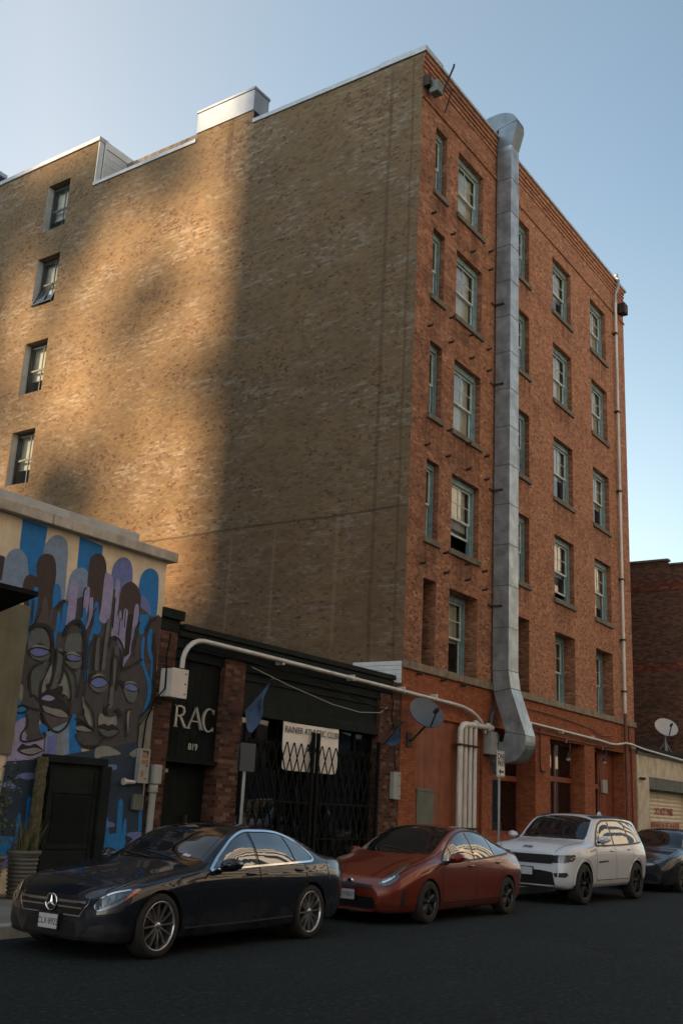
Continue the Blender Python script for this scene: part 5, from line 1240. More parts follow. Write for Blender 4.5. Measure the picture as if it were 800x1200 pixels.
    def line(c, mb, ax, pts, w, off=.005, sm=True, sub=8):
        q = smooth_poly(pts, sub, False) if sm else pts
        # densify
        r = [q[0]]
        for a, b in zip(q, q[1:]):
            n = max(1, int(math.hypot(b[0]-a[0], b[1]-a[1])/.04))
            r += [(a[0]+(b[0]-a[0])*k/n, a[1]+(b[1]-a[1])*k/n) for k in range(1, n+1)]
        st = strip(r, w); prev = None
        for s in st:
            cur = []
            for p in s:
                o, d = c.ray(ax, *p); h, n = c.hit(o, d)
                if h is None: cur = None; break
                if n.dot(Vector(d)) > 0: n = -n
                cur.append(h+n*off)
            if cur and prev: mb.face([prev[0], cur[0], cur[1], prev[1]], 0, True)
            prev = cur
    def lines(c, name, ax, lst, mat, w=.008, off=.005, both=False, parent=None, sm=True):
        res = []
        for p in lst:
            mb = MB(); c.line(mb, ax, p, w, off, sm)
            if mb.f: res += c.emit(name, mb, mat, both, parent)
        return res
    def at(c, ax, a, b):
        o, d = c.ray(ax, a, b); h, n = c.hit(o, d); return h
    def wheels(c, r, w, mat, style, tmat='tyre'):
        for wx in c.s['wheels']:
            for sg in (-1, 1):
                yo = sg*(c.s['W']/2-.015); rim = r*c.s.get('rimk', .72)
                m = MB(); m.lathe([(0, -sg*.14), (rim*.80, -sg*.14), (rim*.82, -sg*.10), (0, -sg*.09)], (wx, yo, r), 'y', 32)
                wh = m.build('wheel', 'brake', c.t, local=True)
                m = MB(); pr = [(rim, 0), (rim+.012, sg*.004), (r*.90, sg*.006), (r*.965, -sg*.012), (r, -sg*.04), (r, -sg*(w-.04)), (r*.965, -sg*(w-.01)), (rim, -sg*w), (rim*.96, -sg*w*.7), (rim*.96, -sg*.01), (rim, 0)]
                m.lathe([(a, b) for a, b in pr], (wx, yo, r), 'y', 48); m.build('tyre', tmat, wh, local=True)
                m = MB(); m.lathe([(rim*1.0, -sg*.004), (rim*.985, sg*.004), (rim*.95, -sg*.004), (rim*.93, -sg*.03), (rim*.92, -sg*.12)], (wx, yo, r), 'y', 48)
                m.lathe([(0, -sg*.012), (rim*.11, -sg*.012), (rim*.16, -sg*.022), (rim*.17, -sg*.07)], (wx, yo, r), 'y', 20)
                def spoke(a, w0, w1, r0=.12, r1=.96, y0=-.022, y1=-.008, tw=0):
                    ca, sa = math.cos(a), math.sin(a); ca2, sa2 = math.cos(a+tw), math.sin(a+tw)
                    A = []
                    for (q, ww, yy, cc, ss) in ((rim*r0, w0, y0, ca, sa), (rim*(r0+r1)/2, (w0+w1)/2, (y0+y1)/2+.004, (ca+ca2)/2, (sa+sa2)/2), (rim*r1, w1, y1, ca2, sa2)):
                        row = []
                        for (k, dy) in ((-1, -.03), (-.55, 0), (.55, 0), (1, -.03)):
                            row.append((wx+q*cc-ss*ww*k, yo+sg*(yy+dy), r+q*ss+cc*ww*k))
                        A.append(row)
                    m.grid(A, 0, False)
                if style == 'multi':
                    for k in range(12): spoke(2*PI*k/12+.05, .013, .0075)
                elif style == 'five':
                    for k in range(5): spoke(2*PI*k/5+PI/2, .035, .075, r1=.93)
                elif style == 'twin':
                    for k in range(5):
                        for e in (-.13, .13): spoke(2*PI*k/5+PI/2+e, .03, .035, tw=e*.5)
                m.build('rim', mat, wh, local=True)
    def mirror(c, x, z, y, sx, mats, parent=None):
        z = c.zmap(z)
        for sg in (-1, 1):
            m = MB(); rows = []
            for i in range(9):
                t = i/8; a = PI*t; xx = x-.085+.19*t; k = math.sin(a)**.55 if 0 < t < 1 else .02
                if t > .6: k = max(k, .88 if t < 1 else .8)
                rows.append([(xx+.03*math.cos(q), sg*(y+.115+.115*k*math.cos(q)*1.0), z+.075*k*math.sin(q)+.01*math.cos(q)) for q in [2*PI*j/18 for j in range(18)]])
            m.grid(rows, 0, True, True); m.face(rows[-1], 1); m.face(rows[0][::-1], 0)
            o = m.build('wing_mirror', [mats[0], 'car_glass'], c.t, local=True)
            m = MB(); m.tube([(x+.02, sg*(y-.03), z-.06), (x+.02, sg*(y+.09), z-.05)], .028, 8); m.build('mirror_stalk', mats[1], o, local=True)
    def plate(c, z, text, w=.29, h=.145, x=None, y=0):
        p = c.at('front', y, z); z = c.zmap(z); xx = (p.x if p else 0)-.03
        m = MB(); m.box(xx-.008, xx, y-w/2, y+w/2, z-h/2, z+h/2); o = m.build('number_plate', 'plate', c.t, local=True); bevel(o, .006)
        m = MB()
        for (a, b, e, f) in ((-w/2-.012, w/2+.012, h/2, h/2+.014), (-w/2-.012, w/2+.012, -h/2-.014, -h/2), (-w/2-.012, -w/2, -h/2, h/2), (w/2, w/2+.012, -h/2, h/2)): m.box(xx-.012, xx+.03, y+a, y+b, z+e, z+f)
        m.build('plate_frame', 'car_black_trim', o, local=True)
        if text: lettering('plate_text', text, h*.62, (xx-.0095, y, z-.004), o, 'plate_ink', rot=(PI/2, 0, -PI/2), sx=.82, depth=.001, local=True)
    def handles(c, pts, mat, doors):
        for (x, z), d in zip(pts, doors):
            for k, sg in enumerate((-1, 1)):
                p = c.at('side', x, z); y = abs(p.y); zz = p.z
                m = MB(); n = 9
                rows = [[(x-.10+.2*i/(n-1), sg*(y+.004+.03*math.sin(PI*i/(n-1))**.6+ (dy)), zz+dz) for dy, dz in ((-.012, -.016), (.008, -.010), (.008, .010), (-.012, .016))] for i in range(n)]
                m.grid(rows, 0, True, True); o = m.build('handle', mat, d[k] if d else c.t, local=True)

# ---- black sedan
S1 = dict(zk=.925, fsq=.78, L=4.69, W=1.81, wheels=(.80, 3.64), wz=.325, arch=.365, rimk=.76, paint='car_black', nose=.35, nose_z=.55,
 zc=[(0, .56), (.03, .62), (.1, .68), (.3, .765), (.8, .885), (1.2, .95), (1.40, .985), (1.52, 1.025), (1.9, 1.235), (2.2, 1.375), (2.45, 1.43), (2.8, 1.442), (3.2, 1.41), (3.5, 1.345), (3.9, 1.18), (4.12, 1.09), (4.3, 1.065), (4.55, 1.055), (4.64, 1.01), (4.69, .85)],
 zr=[(0, .54), (.1, .64), (.3, .725), (.8, .85), (1.2, .912), (1.5, .95), (1.65, .995), (2.0, 1.20), (2.3, 1.335), (2.6, 1.385), (2.9, 1.388), (3.2, 1.36), (3.5, 1.295), (3.85, 1.165), (4.15, 1.05), (4.4, 1.02), (4.62, .985), (4.69, .82)],
 yr=[(0, .42), (.1, .58), (.3, .67), (.8, .715), (1.2, .72), (1.5, .725), (1.65, .72), (2.0, .66), (2.3, .605), (2.6, .58), (2.9, .572), (3.2, .572), (3.5, .585), (3.85, .62), (4.15, .64), (4.4, .62), (4.62, .58), (4.69, .50)],
 zb=[(0, .50), (.1, .60), (.3, .685), (.8, .79), (1.2, .85), (1.6, .89), (2.5, .925), (3.4, .955), (3.9, .975), (4.3, .98), (4.6, .94), (4.69, .78)],
 yb=[(0, .46), (.1, .65), (.3, .78), (.8, .855), (1.2, .86), (1.6, .857), (2.5, .85), (3.4, .84), (3.9, .815), (4.3, .765), (4.6, .68), (4.69, .58)],
 zm=[(0, .40), (.1, .48), (.4, .58), (.8, .67), (1.5, .70), (3., .735), (3.6, .76), (4.3, .77), (4.69, .66)],
 ym=[(0, .50), (.1, .71), (.3, .845), (.8, .900), (1.5, .893), (2.5, .893), (3.6, .903), (4.2, .865), (4.55, .77), (4.69, .66)],
 zs=[(0, .28), (.2, .25), (1, .24), (3.9, .26), (4.5, .30), (4.69, .38)], ys=[(0, .48), (.1, .69), (.3, .82), (.8, .868), (2.5, .868), (3.6, .875), (4.3, .82), (4.69, .64)],
 zu=[(0, .2), (.3, .15), (4, .17), (4.5, .24), (4.69, .33)])
c = Car(S1, 'black_sedan', (-13.88, -4.18, 0), 'shiny black sedan parked in front of the mural and charcoal shopfront', 'car', 'cars parked along the kerb', R(1.6))
c.wheels(.328, .23, 'rim_silver', 'multi')
c.decal('windshield', 'top', [(1.44, 0), (1.46, .35), (1.58, .66), (1.75, .645), (2.05, .585), (2.28, .53), (2.33, .25), (2.34, 0), (2.33, -.25), (2.28, -.53), (2.05, -.585), (1.75, -.645), (1.58, -.66), (1.46, -.35)], 'car_glass', .004)
c.decal('rear_window', 'top', [(3.30, 0), (3.30, .45), (3.42, .50), (3.95, .56), (4.02, .3), (4.03, 0), (4.02, -.3), (3.95, -.56), (3.42, -.5), (3.3, -.45)], 'car_glass', .004)
d1 = c.decal('door', 'side', [(1.42, .30), (2.52, .29), (2.53, .91), (1.60, .875), (1.46, .78)], 'car_black', .003, both=True)
d2 = c.decal('door', 'side', [(2.545, .29), (3.22, .29), (3.30, .50), (3.42, .66), (3.50, .80), (3.50, .945), (2.545, .912)], 'car_black', .003, both=True)
c.lines('panel_gap', 'side', [[(1.58, .87), (1.45, .78), (1.41, .30), (2.53, .28)], [(2.535, .92), (2.535, .28)], [(3.50, .95), (3.505, .80), (3.43, .65), (3.30, .49), (3.22, .28)], [(1.42, .28), (3.22, .275)], [(.95, .74), (1.1, .82), (1.43, .875)], [(4.03, .70), (4.06, .97)]], 'gap', .012, .005, both=True, sm=False)
W1 = [(1.70, .925), (2.0, 1.125), (2.22, 1.255), (2.46, 1.33), (2.50, 1.33), (2.50, .95)]
W2 = [(2.56, .952), (2.56, 1.335), (2.9, 1.338), (3.15, 1.32), (3.22, 1.305), (3.29, .975)]
W3 = [(3.325, .977), (3.26, 1.29), (3.45, 1.23), (3.62, 1.13), (3.70, 1.05), (3.70, 1.0), (3.68, .985)]
for w, d in ((W1, d1), (W2, d2), (W3, d2)): c.decal('side_window', 'side', w, 'car_side_glass', .006, both=True, parent=d)
c.lines('chrome_trim', 'side', [[(1.62, .90), (1.70, .945), (2.0, 1.145), (2.22, 1.275), (2.46, 1.352), (2.7, 1.36), (2.95, 1.357), (3.2, 1.33), (3.45, 1.25), (3.64, 1.145), (3.73, 1.06), (3.74, 1.0), (3.66, .972)], [(1.62, .898), (2.2, .922), (2.9, .948), (3.66, .972)]], 'chrome', .024, .010, both=True)
c.lines('sill_trim', 'side', [[(1.20, .285), (2.0, .285), (3.25, .30)]], 'chrome', .020, .008, both=True)
c.lines('shoulder_crease', 'side', [[(.98, .755), (1.5, .795), (2.5, .825), (3.4, .85), (4.0, .86)]], 'car_black', .02, .010, both=True)
c.handles([(2.36, .845), (3.36, .875)], 'car_black', [d1, d2])
c.mirror(1.80, .97, .87, .1, ('car_black', 'car_black_trim'))
g = c.decal('grille', 'front', [(-.49, .60), (-.50, .55), (-.42, .43), (.42, .43), (.50, .55), (.49, .60), (.3, .615), (-.3, .615)], 'mesh_grille', .006)
c.lines('grille_bar', 'front', [[(-.48, .555), (-.1, .555)], [(.1, .555), (.48, .555)], [(-.45, .50), (-.1, .50)], [(.1, .50), (.45, .50)]], 'rim_silver', .016, .016, parent=g[0], sm=False)
c.lines('grille_surround', 'front', [[(-.495, .61), (-.51, .55), (-.43, .42), (.43, .42), (.51, .55), (.495, .61)]], 'chrome', .012, .012, parent=g[0], sm=False)
pz = c.at('front', 0, .53); x = pz.x-.022
m = MB(); n = 40
m.grid([[(x+dx, rr*math.cos(2*PI*k/n), .525+rr*math.sin(2*PI*k/n)) for k in range(n)] for rr, dx in ((.086, .012), (.092, 0), (.083, -.008), (.074, 0), (.073, .014))], 0, True, True)
for k in range(3):
    a = PI/2+2*PI*k/3; t = (0, .08*math.cos(a), .08*math.sin(a)); s_ = (-math.sin(a)*.016, math.cos(a)*.016)
    ce = (x-.010, 0, .525); tip = (x-.002, t[1], .525+t[2])
    m.face([ce, (x, s_[0], .525+s_[1]), tip], 0); m.face([ce, tip, (x, -s_[0], .525-s_[1])], 0)
m.build('emblem', 'chrome', g[0], local=True)
hl = c.decal('headlight', 'diag', [(0.500, 0.545), (0.527, 0.490), (0.595, 0.500), (0.745, 0.565), (0.908, 0.680), (0.962, 0.720), (0.867, 0.720), (0.704, 0.690), (0.582, 0.635)], 'lamp_clear', .006, both=True, sm=True)
c.decal('amber_marker', 'diag', [(0.799, 0.600), (0.908, 0.680), (0.949, 0.713), (0.881, 0.700), (0.833, 0.645)], 'amber', .010, both=True, parent=hl)
c.lines('light_strip', 'diag', [[(0.548, 0.605), (0.677, 0.670), (0.854, 0.710)]], 'chrome', .016, .011, both=True, parent=hl)
c.lines('lamp_divider', 'diag', [[(0.568, 0.525), (0.704, 0.585), (0.813, 0.645)], [(0.622, 0.545), (0.643, 0.625)], [(0.704, 0.585), (0.718, 0.675)]], 'lamp_smoke', .018, .010, both=True, parent=hl)
c.decal('air_intake', 'front', [(-.74, .24), (-.70, .36), (-.56, .33), (-.46, .22)], 'car_black_trim', .005, both=True)
c.decal('lower_grille', 'front', [(-.40, .215), (-.36, .36), (.36, .36), (.40, .215)], 'mesh_grille', .005)
c.lines('front_splitter', 'front', [[(-.78, .215), (-.4, .205), (0, .20), (.4, .205), (.78, .215)]], 'car_black', .02, .012)
c.lines('bonnet_gap', 'top', [[(.20, -.60), (.5, -.675), (1.0, -.70), (1.42, -.71)], [(.20, .60), (.5, .675), (1.0, .70), (1.42, .71)]], 'gap', .012, .004)
c.lines('wiper', 'top', [[(1.47, -.55), (1.56, -.1), (1.60, .12)], [(1.46, -.02), (1.55, .35), (1.62, .52)]], 'car_black_trim', .02, .012, sm=False)
c.plate(.34, 'CLX·8925')
c.decal('windshield_sticker', 'top', [(1.60, -.52), (1.60, -.42), (1.65, -.42), (1.65, -.52)], 'poster', .008)
c.decal('tail_light', 'rdiag', [(-.62, .80), (-.25, .74), (-.05, .80), (-.1, .93), (-.45, .96), (-.62, .93)], 'lamp_red', .006, both=True, sm=True)

# ---- orange hatchback
S2 = dict(zk=.955, L=4.57, W=1.76, wheels=(.95, 3.65), wz=.308, arch=.345, rimk=.66, paint='car_orange', nose=.5, nose_z=.5,
 zc=[(0, .55), (.03, .60), (.12, .67), (.4, .79), (.8, .92), (1.05, .99), (1.2, 1.045), (1.6, 1.25), (2.0, 1.41), (2.3, 1.465), (2.6, 1.47), (3.0, 1.43), (3.5, 1.32), (4.0, 1.18), (4.25, 1.10), (4.4, 1.065), (4.45, 1.02), (4.54, .85), (4.57, .65)],
 zr=[(0, .52), (.12, .63), (.4, .76), (.8, .885), (1.1, .955), (1.3, 1.0), (1.7, 1.20), (2.05, 1.345), (2.35, 1.41), (2.65, 1.415), (3.0, 1.375), (3.5, 1.265), (4.0, 1.13), (4.25, 1.06), (4.4, 1.03), (4.5, .92), (4.57, .62)],
 yr=[(0, .42), (.12, .56), (.4, .66), (.8, .69), (1.1, .70), (1.3, .70), (1.7, .65), (2.05, .60), (2.35, .57), (2.65, .56), (3.0, .56), (3.5, .56), (4.0, .56), (4.25, .57), (4.4, .56), (4.57, .5)],
 zb=[(0, .48), (.12, .59), (.4, .71), (.8, .835), (1.2, .885), (1.8, .895), (2.5, .925), (3.2, .97), (3.8, 1.0), (4.2, .995), (4.45, .92), (4.57, .6)],
 yb=[(0, .47), (.12, .64), (.4, .77), (.8, .825), (1.2, .835), (1.8, .832), (2.5, .826), (3.2, .81), (3.8, .77), (4.2, .71), (4.45, .65), (4.57, .57)],
 zm=[(0, .42), (.3, .55), (.95, .66), (2, .66), (3.6, .74), (4.3, .76), (4.57, .55)], ym=[(0, .52), (.12, .70), (.4, .825), (.95, .872), (1.6, .866), (2.5, .866), (3.6, .88), (4.2, .83), (4.45, .74), (4.57, .62)],
 zs=[(0, .27), (.3, .25), (1, .23), (3.7, .25), (4.4, .32), (4.57, .42)], ys=[(0, .5), (.12, .67), (.4, .79), (.95, .845), (2.5, .84), (3.6, .85), (4.2, .79), (4.57, .6)],
 zu=[(0, .18), (.3, .15), (3.9, .17), (4.4, .26), (4.57, .38)])
c = Car(S2, 'orange_hatchback', (-8.09, -4.1, 0), 'burnt orange hatchback parked between the black sedan and the white SUV', 'car', 'cars parked along the kerb', R(-.2))
c.wheels(.312, .20, 'rim_dark', 'five')
c.decal('windshield', 'top', [(1.10, 0), (1.13, .35), (1.28, .65), (1.45, .645), (1.8, .60), (2.10, .55), (2.16, .25), (2.17, 0), (2.16, -.25), (2.10, -.55), (1.8, -.60), (1.45, -.645), (1.28, -.65), (1.13, -.35)], 'car_glass', .004)
c.decal('rear_window', 'top', [(3.1, 0), (3.1, .42), (3.2, .46), (4.2, .50), (4.25, 0), (4.2, -.5), (3.2, -.46), (3.1, -.42)], 'car_glass', .004)
d1 = c.decal('door', 'side', [(1.34, .30), (2.46, .29), (2.47, .905), (1.5, .875), (1.38, .80)], 'car_orange', .003, both=True)
d2 = c.decal('door', 'side', [(2.485, .29), (3.12, .30), (3.25, .52), (3.40, .68), (3.46, .80), (3.46, .965), (2.485, .908)], 'car_orange', .003, both=True)
c.lines('panel_gap', 'side', [[(1.48, .875), (1.37, .80), (1.335, .29), (2.47, .28)], [(2.477, .91), (2.477, .28)], [(3.47, .965), (3.47, .80), (3.40, .67), (3.26, .51), (3.13, .29), (1.34, .28)], [(1.1, .80), (1.4, .865)]], 'gap', .012, .005, both=True, sm=False)
W0 = [(1.40, .915), (1.70, .915), (1.70, 1.105), (1.66, 1.09)]
W1 = [(1.735, .918), (1.735, 1.125), (2.0, 1.255), (2.2, 1.33), (2.42, 1.365), (2.42, .94)]
W2 = [(2.48, .945), (2.48, 1.368), (2.75, 1.365), (2.98, 1.335), (3.14, 1.295), (3.20, .985)]
W3 = [(3.235, .99), (3.19, 1.28), (3.55, 1.18), (3.80, 1.085), (3.86, 1.045), (3.80, 1.02)]
for w, d in ((W0, d1), (W1, d1), (W2, d2), (W3, d2)): c.decal('side_window', 'side', w, 'car_side_glass', .006, both=True, parent=d)
c.lines('window_trim', 'side', [[(1.38, .905), (2.0, .912), (2.5, .93), (3.2, .975), (3.84, 1.02)], [(1.40, .93), (1.70, 1.13), (2.0, 1.28), (2.25, 1.36), (2.5, 1.39), (2.8, 1.385), (3.1, 1.33), (3.5, 1.215), (3.9, 1.06)]], 'car_black_trim', .022, .008, both=True)
c.lines('shoulder_crease', 'side', [[(1.3, .78), (2.2, .80), (3.0, .85), (3.5, .93), (3.9, .99)]], 'car_orange', .022, .012, both=True)
c.lines('sill_crease', 'side', [[(1.3, .34), (2.2, .36), (3.2, .46)]], 'car_orange', .025, .012, both=True)
c.handles([(2.30, .83), (3.30, .875)], 'car_orange', [d1, d2])
c.mirror(1.60, .97, .85, .1, ('car_orange', 'car_black_trim'))
hl = c.decal('headlight', 'diag', [(0.400, 0.575), (0.472, 0.550), (0.580, 0.580), (0.688, 0.650), (0.772, 0.750), (0.928, 0.845), (0.976, 0.870), (0.892, 0.850), (0.736, 0.790), (0.592, 0.700), (0.472, 0.630)], 'lamp_clear', .006, both=True, sm=True)
c.lines('light_strip', 'diag', [[(0.460, 0.590), (0.592, 0.650), (0.736, 0.740), (0.868, 0.825)]], 'chrome', .022, .011, both=True, parent=hl)
c.decal('grille', 'front', [(-.42, .55), (-.38, .51), (.38, .51), (.42, .55), (0, .57)], 'car_black_trim', .006)
c.decal('lower_grille', 'front', [(-.52, .22), (-.46, .38), (.46, .38), (.52, .22)], 'mesh_grille', .006)
c.decal('fog_slot', 'diag', [(.72, .28), (.80, .28), (.82, .52), (.77, .52)], 'car_black_trim', .006, both=True)
m = MB(); pz = c.at('front', 0, .585); m.tube([(pz.x+.01, 0, pz.z), (pz.x-.016, 0, pz.z-.01)], .05, 18); o = m.build('emblem', 'chrome', c.t, local=True)
c.lines('bonnet_gap', 'top', [[(.28, -.50), (.6, -.63), (1.1, -.69)], [(.28, .50), (.6, .63), (1.1, .69)]], 'gap', .012, .004)
c.lines('bonnet_crease', 'top', [[(.2, -.28), (.7, -.42), (1.05, -.50)], [(.2, .28), (.7, .42), (1.05, .50)]], 'car_orange', .03, .008)
c.plate(.40, 'CJY0031')
c.lines('wiper', 'top', [[(1.14, -.5), (1.26, -.05), (1.30, .2)]], 'car_black_trim', .02, .012, sm=False)
c.decal('tail_light', 'rdiag', [(-.55, .62), (-.45, .58), (-.35, .92), (-.2, 1.02), (-.32, 1.04), (-.5, .95)], 'lamp_red', .006, both=True, sm=True)
c.lines('spoiler', 'top', [[(4.38, -.55), (4.42, 0), (4.38, .55)]], 'car_orange', .06, .02)

# ---- white SUV
S3 = dict(edge=.08, bulge=.012, fsq=.62, L=4.82, W=1.94, wheels=(.90, 3.82), wz=.385, arch=.435, rimk=.70, paint='car_white', nose=.12, nose_z=.6,
 zc=[(0, .93), (.02, .98), (.08, 1.03), (.3, 1.10), (.8, 1.175), (1.22, 1.215), (1.36, 1.25), (1.65, 1.45), (1.9, 1.61), (2.15, 1.70), (2.6, 1.745), (3.2, 1.75), (3.9, 1.735), (4.3, 1.70), (4.45, 1.64), (4.6, 1.45), (4.72, 1.15), (4.8, .95), (4.82, .75)],
 zr=[(0, .90), (.08, .985), (.3, 1.06), (.8, 1.125), (1.25, 1.165), (1.45, 1.2), (1.75, 1.40), (2.0, 1.565), (2.3, 1.66), (2.6, 1.685), (3.2, 1.69), (3.9, 1.67), (4.25, 1.625), (4.4, 1.545), (4.6, 1.30), (4.72, 1.08), (4.8, .9), (4.82, .7)],
 yr=[(0, .58), (.08, .70), (.3, .76), (.8, .775), (1.25, .78), (1.45, .775), (1.75, .745), (2.0, .715), (2.3, .70), (3.2, .70), (3.9, .69), (4.25, .68), (4.4, .69), (4.6, .71), (4.72, .72), (4.82, .68)],
 zb=[(0, .82), (.08, .92), (.3, 1.0), (.8, 1.06), (1.25, 1.09), (2., 1.11), (3, 1.13), (4, 1.16), (4.5, 1.15), (4.75, 1.0), (4.82, .66)], yb=[(0, .64), (.08, .78), (.3, .88), (.8, .905), (1.25, .905), (2, .897), (3, .892), (4, .88), (4.5, .845), (4.75, .78), (4.82, .72)],
 zm=[(0, .62), (.3, .80), (.9, .86), (2.2, .84), (3.8, .90), (4.5, .9), (4.82, .6)], ym=[(0, .68), (.08, .82), (.3, .925), (.9, .965), (1.6, .948), (3, .948), (3.8, .965), (4.4, .93), (4.7, .85), (4.82, .75)],
 zs=[(0, .42), (.3, .38), (1, .36), (3.9, .38), (4.6, .44), (4.82, .5)], ys=[(0, .64), (.08, .78), (.3, .885), (.9, .925), (3, .915), (3.8, .925), (4.4, .89), (4.82, .72)],
 zu=[(0, .34), (.3, .28), (4, .30), (4.6, .38), (4.82, .46)])
c = Car(S3, 'white_suv', (-1.76, -4.0, 0), 'white SUV with black wheels and black grille parked before the red shop windows', 'car', 'cars parked along the kerb', R(-1.0))
c.wheels(.388, .26, 'rim_black', 'twin')
c.decal('windshield', 'top', [(1.28, 0), (1.31, .4), (1.45, .70), (1.6, .70), (1.85, .66), (2.08, .61), (2.12, .3), (2.13, 0), (2.12, -.3), (2.08, -.61), (1.85, -.66), (1.6, -.70), (1.45, -.70), (1.31, -.4)], 'car_glass', .004)
c.decal('rear_window', 'rear', [(-.55, 1.18), (-.55, 1.55), (.55, 1.55), (.55, 1.18)], 'car_glass', .004)
d1 = c.decal('door', 'side', [(1.50, .46), (2.60, .46), (2.61, 1.10), (1.58, 1.075)], 'car_white', .003, both=True)
d2 = c.decal('door', 'side', [(2.63, .46), (3.30, .46), (3.40, .62), (3.52, .80), (3.62, .92), (3.62, 1.13), (2.63, 1.10)], 'car_white', .003, both=True)
c.lines('panel_gap', 'side', [[(1.57, 1.075), (1.49, .45), (2.62, .45)], [(2.62, 1.10), (2.62, .45)], [(3.63, 1.14), (3.63, .92), (3.52, .78), (3.40, .60), (3.31, .45), (1.49, .45)], [(1.2, 1.0), (1.55, 1.06)]], 'gap', .012, .005, both=True, sm=False)
W1 = [(1.64, 1.135), (1.90, 1.38), (2.08, 1.515), (2.3, 1.59), (2.55, 1.605), (2.56, 1.145)]
W2 = [(2.65, 1.145), (2.64, 1.61), (3.0, 1.618), (3.44, 1.60), (3.52, 1.17)]
W3 = [(3.60, 1.175), (3.53, 1.598), (3.9, 1.575), (4.15, 1.52), (4.36, 1.25), (4.3, 1.20)]
for w, d in ((W1, d1), (W2, d2), (W3, d2)): c.decal('side_window', 'side', w, 'car_side_glass', .006, both=True, parent=d)
c.lines('window_trim', 'side', [[(1.60, 1.115), (2.6, 1.128), (3.5, 1.15), (4.34, 1.19)], [(1.60, 1.115), (1.88, 1.39), (2.08, 1.54), (2.3, 1.615), (2.6, 1.63), (3.1, 1.64), (3.6, 1.622), (3.95, 1.595), (4.18, 1.54), (4.40, 1.25), (4.36, 1.19)], [(2.605, 1.13), (2.60, 1.60)], [(3.56, 1.16), (3.49, 1.59)]], 'car_black_trim', .03, .009, both=True, sm=False)
c.lines('side_badge', 'side', [[(1.62, .80), (2.15, .815)]], 'car_black_trim', .035, .01, both=True)
c.lines('sill_cladding', 'side', [[(1.40, .41), (2.5, .405), (3.32, .42)]], 'car_white', .06, .02, both=True)
c.lines('wheel_arch_lip', 'side', [[(.90+.455*math.cos(R(a)), .385+.455*math.sin(R(a))) for a in range(0, 181, 15)], [(3.82+.455*math.cos(R(a)), .385+.455*math.sin(R(a))) for a in range(0, 181, 15)]], 'car_white', .05, .016, both=True)
c.lines('roof_rail', 'side', [[(2.2, 1.672), (2.5, 1.69), (3.2, 1.70), (3.9, 1.68), (4.15, 1.655)]], 'car_black_trim', .03, .02, both=True)
c.handles([(2.42, 1.02), (3.42, 1.045)], 'car_white', [d1, d2])
c.mirror(1.70, 1.25, .93, .1, ('car_white', 'car_black_trim'))
g = c.decal('grille', 'front', [(-.56, .925), (-.56, .77), (-.52, .755), (.52, .755), (.56, .77), (.56, .925)], 'mesh_grille', .008)
m = MB()
for k in range(8):
    q = -.49+.14*k
    if k: c.line(m, 'front', [(q-.07, .765), (q-.07, .915)], .026, .016, False)
c.emit('grille_bar', m, 'car_black_trim', parent=g[0])
hl = c.decal('headlight', 'diag', [(0.470, 0.910), (0.460, 0.775), (0.740, 0.785), (0.910, 0.825), (1.010, 0.895), (0.990, 0.945), (0.690, 0.930)], 'lamp_smoke', .006, both=True)
c.decal('fog_lamp', 'diag', [(0.550, 0.585), (0.570, 0.515), (0.750, 0.515), (0.810, 0.565), (0.770, 0.610)], 'car_black_trim', .006, both=True)
c.decal('lower_grille', 'front', [(-.62, .36), (-.56, .60), (-.3, .63), (.3, .63), (.56, .60), (.62, .36)], 'mesh_grille', .006)
c.plate(.60, '')
lettering('bonnet_lettering', 'Jeep', .09, (.29, 0, 1.066), c.t, 'ink', rot=(R(28), 0, -PI/2), sx=1.3, depth=.006, local=True)
c.lines('bonnet_gap', 'top', [[(.12, -.60), (.5, -.70), (1.25, -.75)], [(.12, .60), (.5, .70), (1.25, .75)]], 'gap', .012, .004)
m = MB(); m.prism([(3.9, -.02, 1.72), (4.15, -.02, 1.72), (4.12, -.02, 1.80), (4.05, -.02, 1.82)], (0, .04, 0)); m.build('roof_fin', 'car_white', c.t, local=True)
c.decal('sunroof', 'top', [(2.55, -.36), (2.55, .36), (3.3, .36), (3.3, -.36)], 'car_glass', .006)
c.decal('tail_light', 'rdiag', [(-.6, .95), (-.3, .93), (-.2, 1.02), (-.25, 1.12), (-.6, 1.12)], 'lamp_red', .006, both=True)

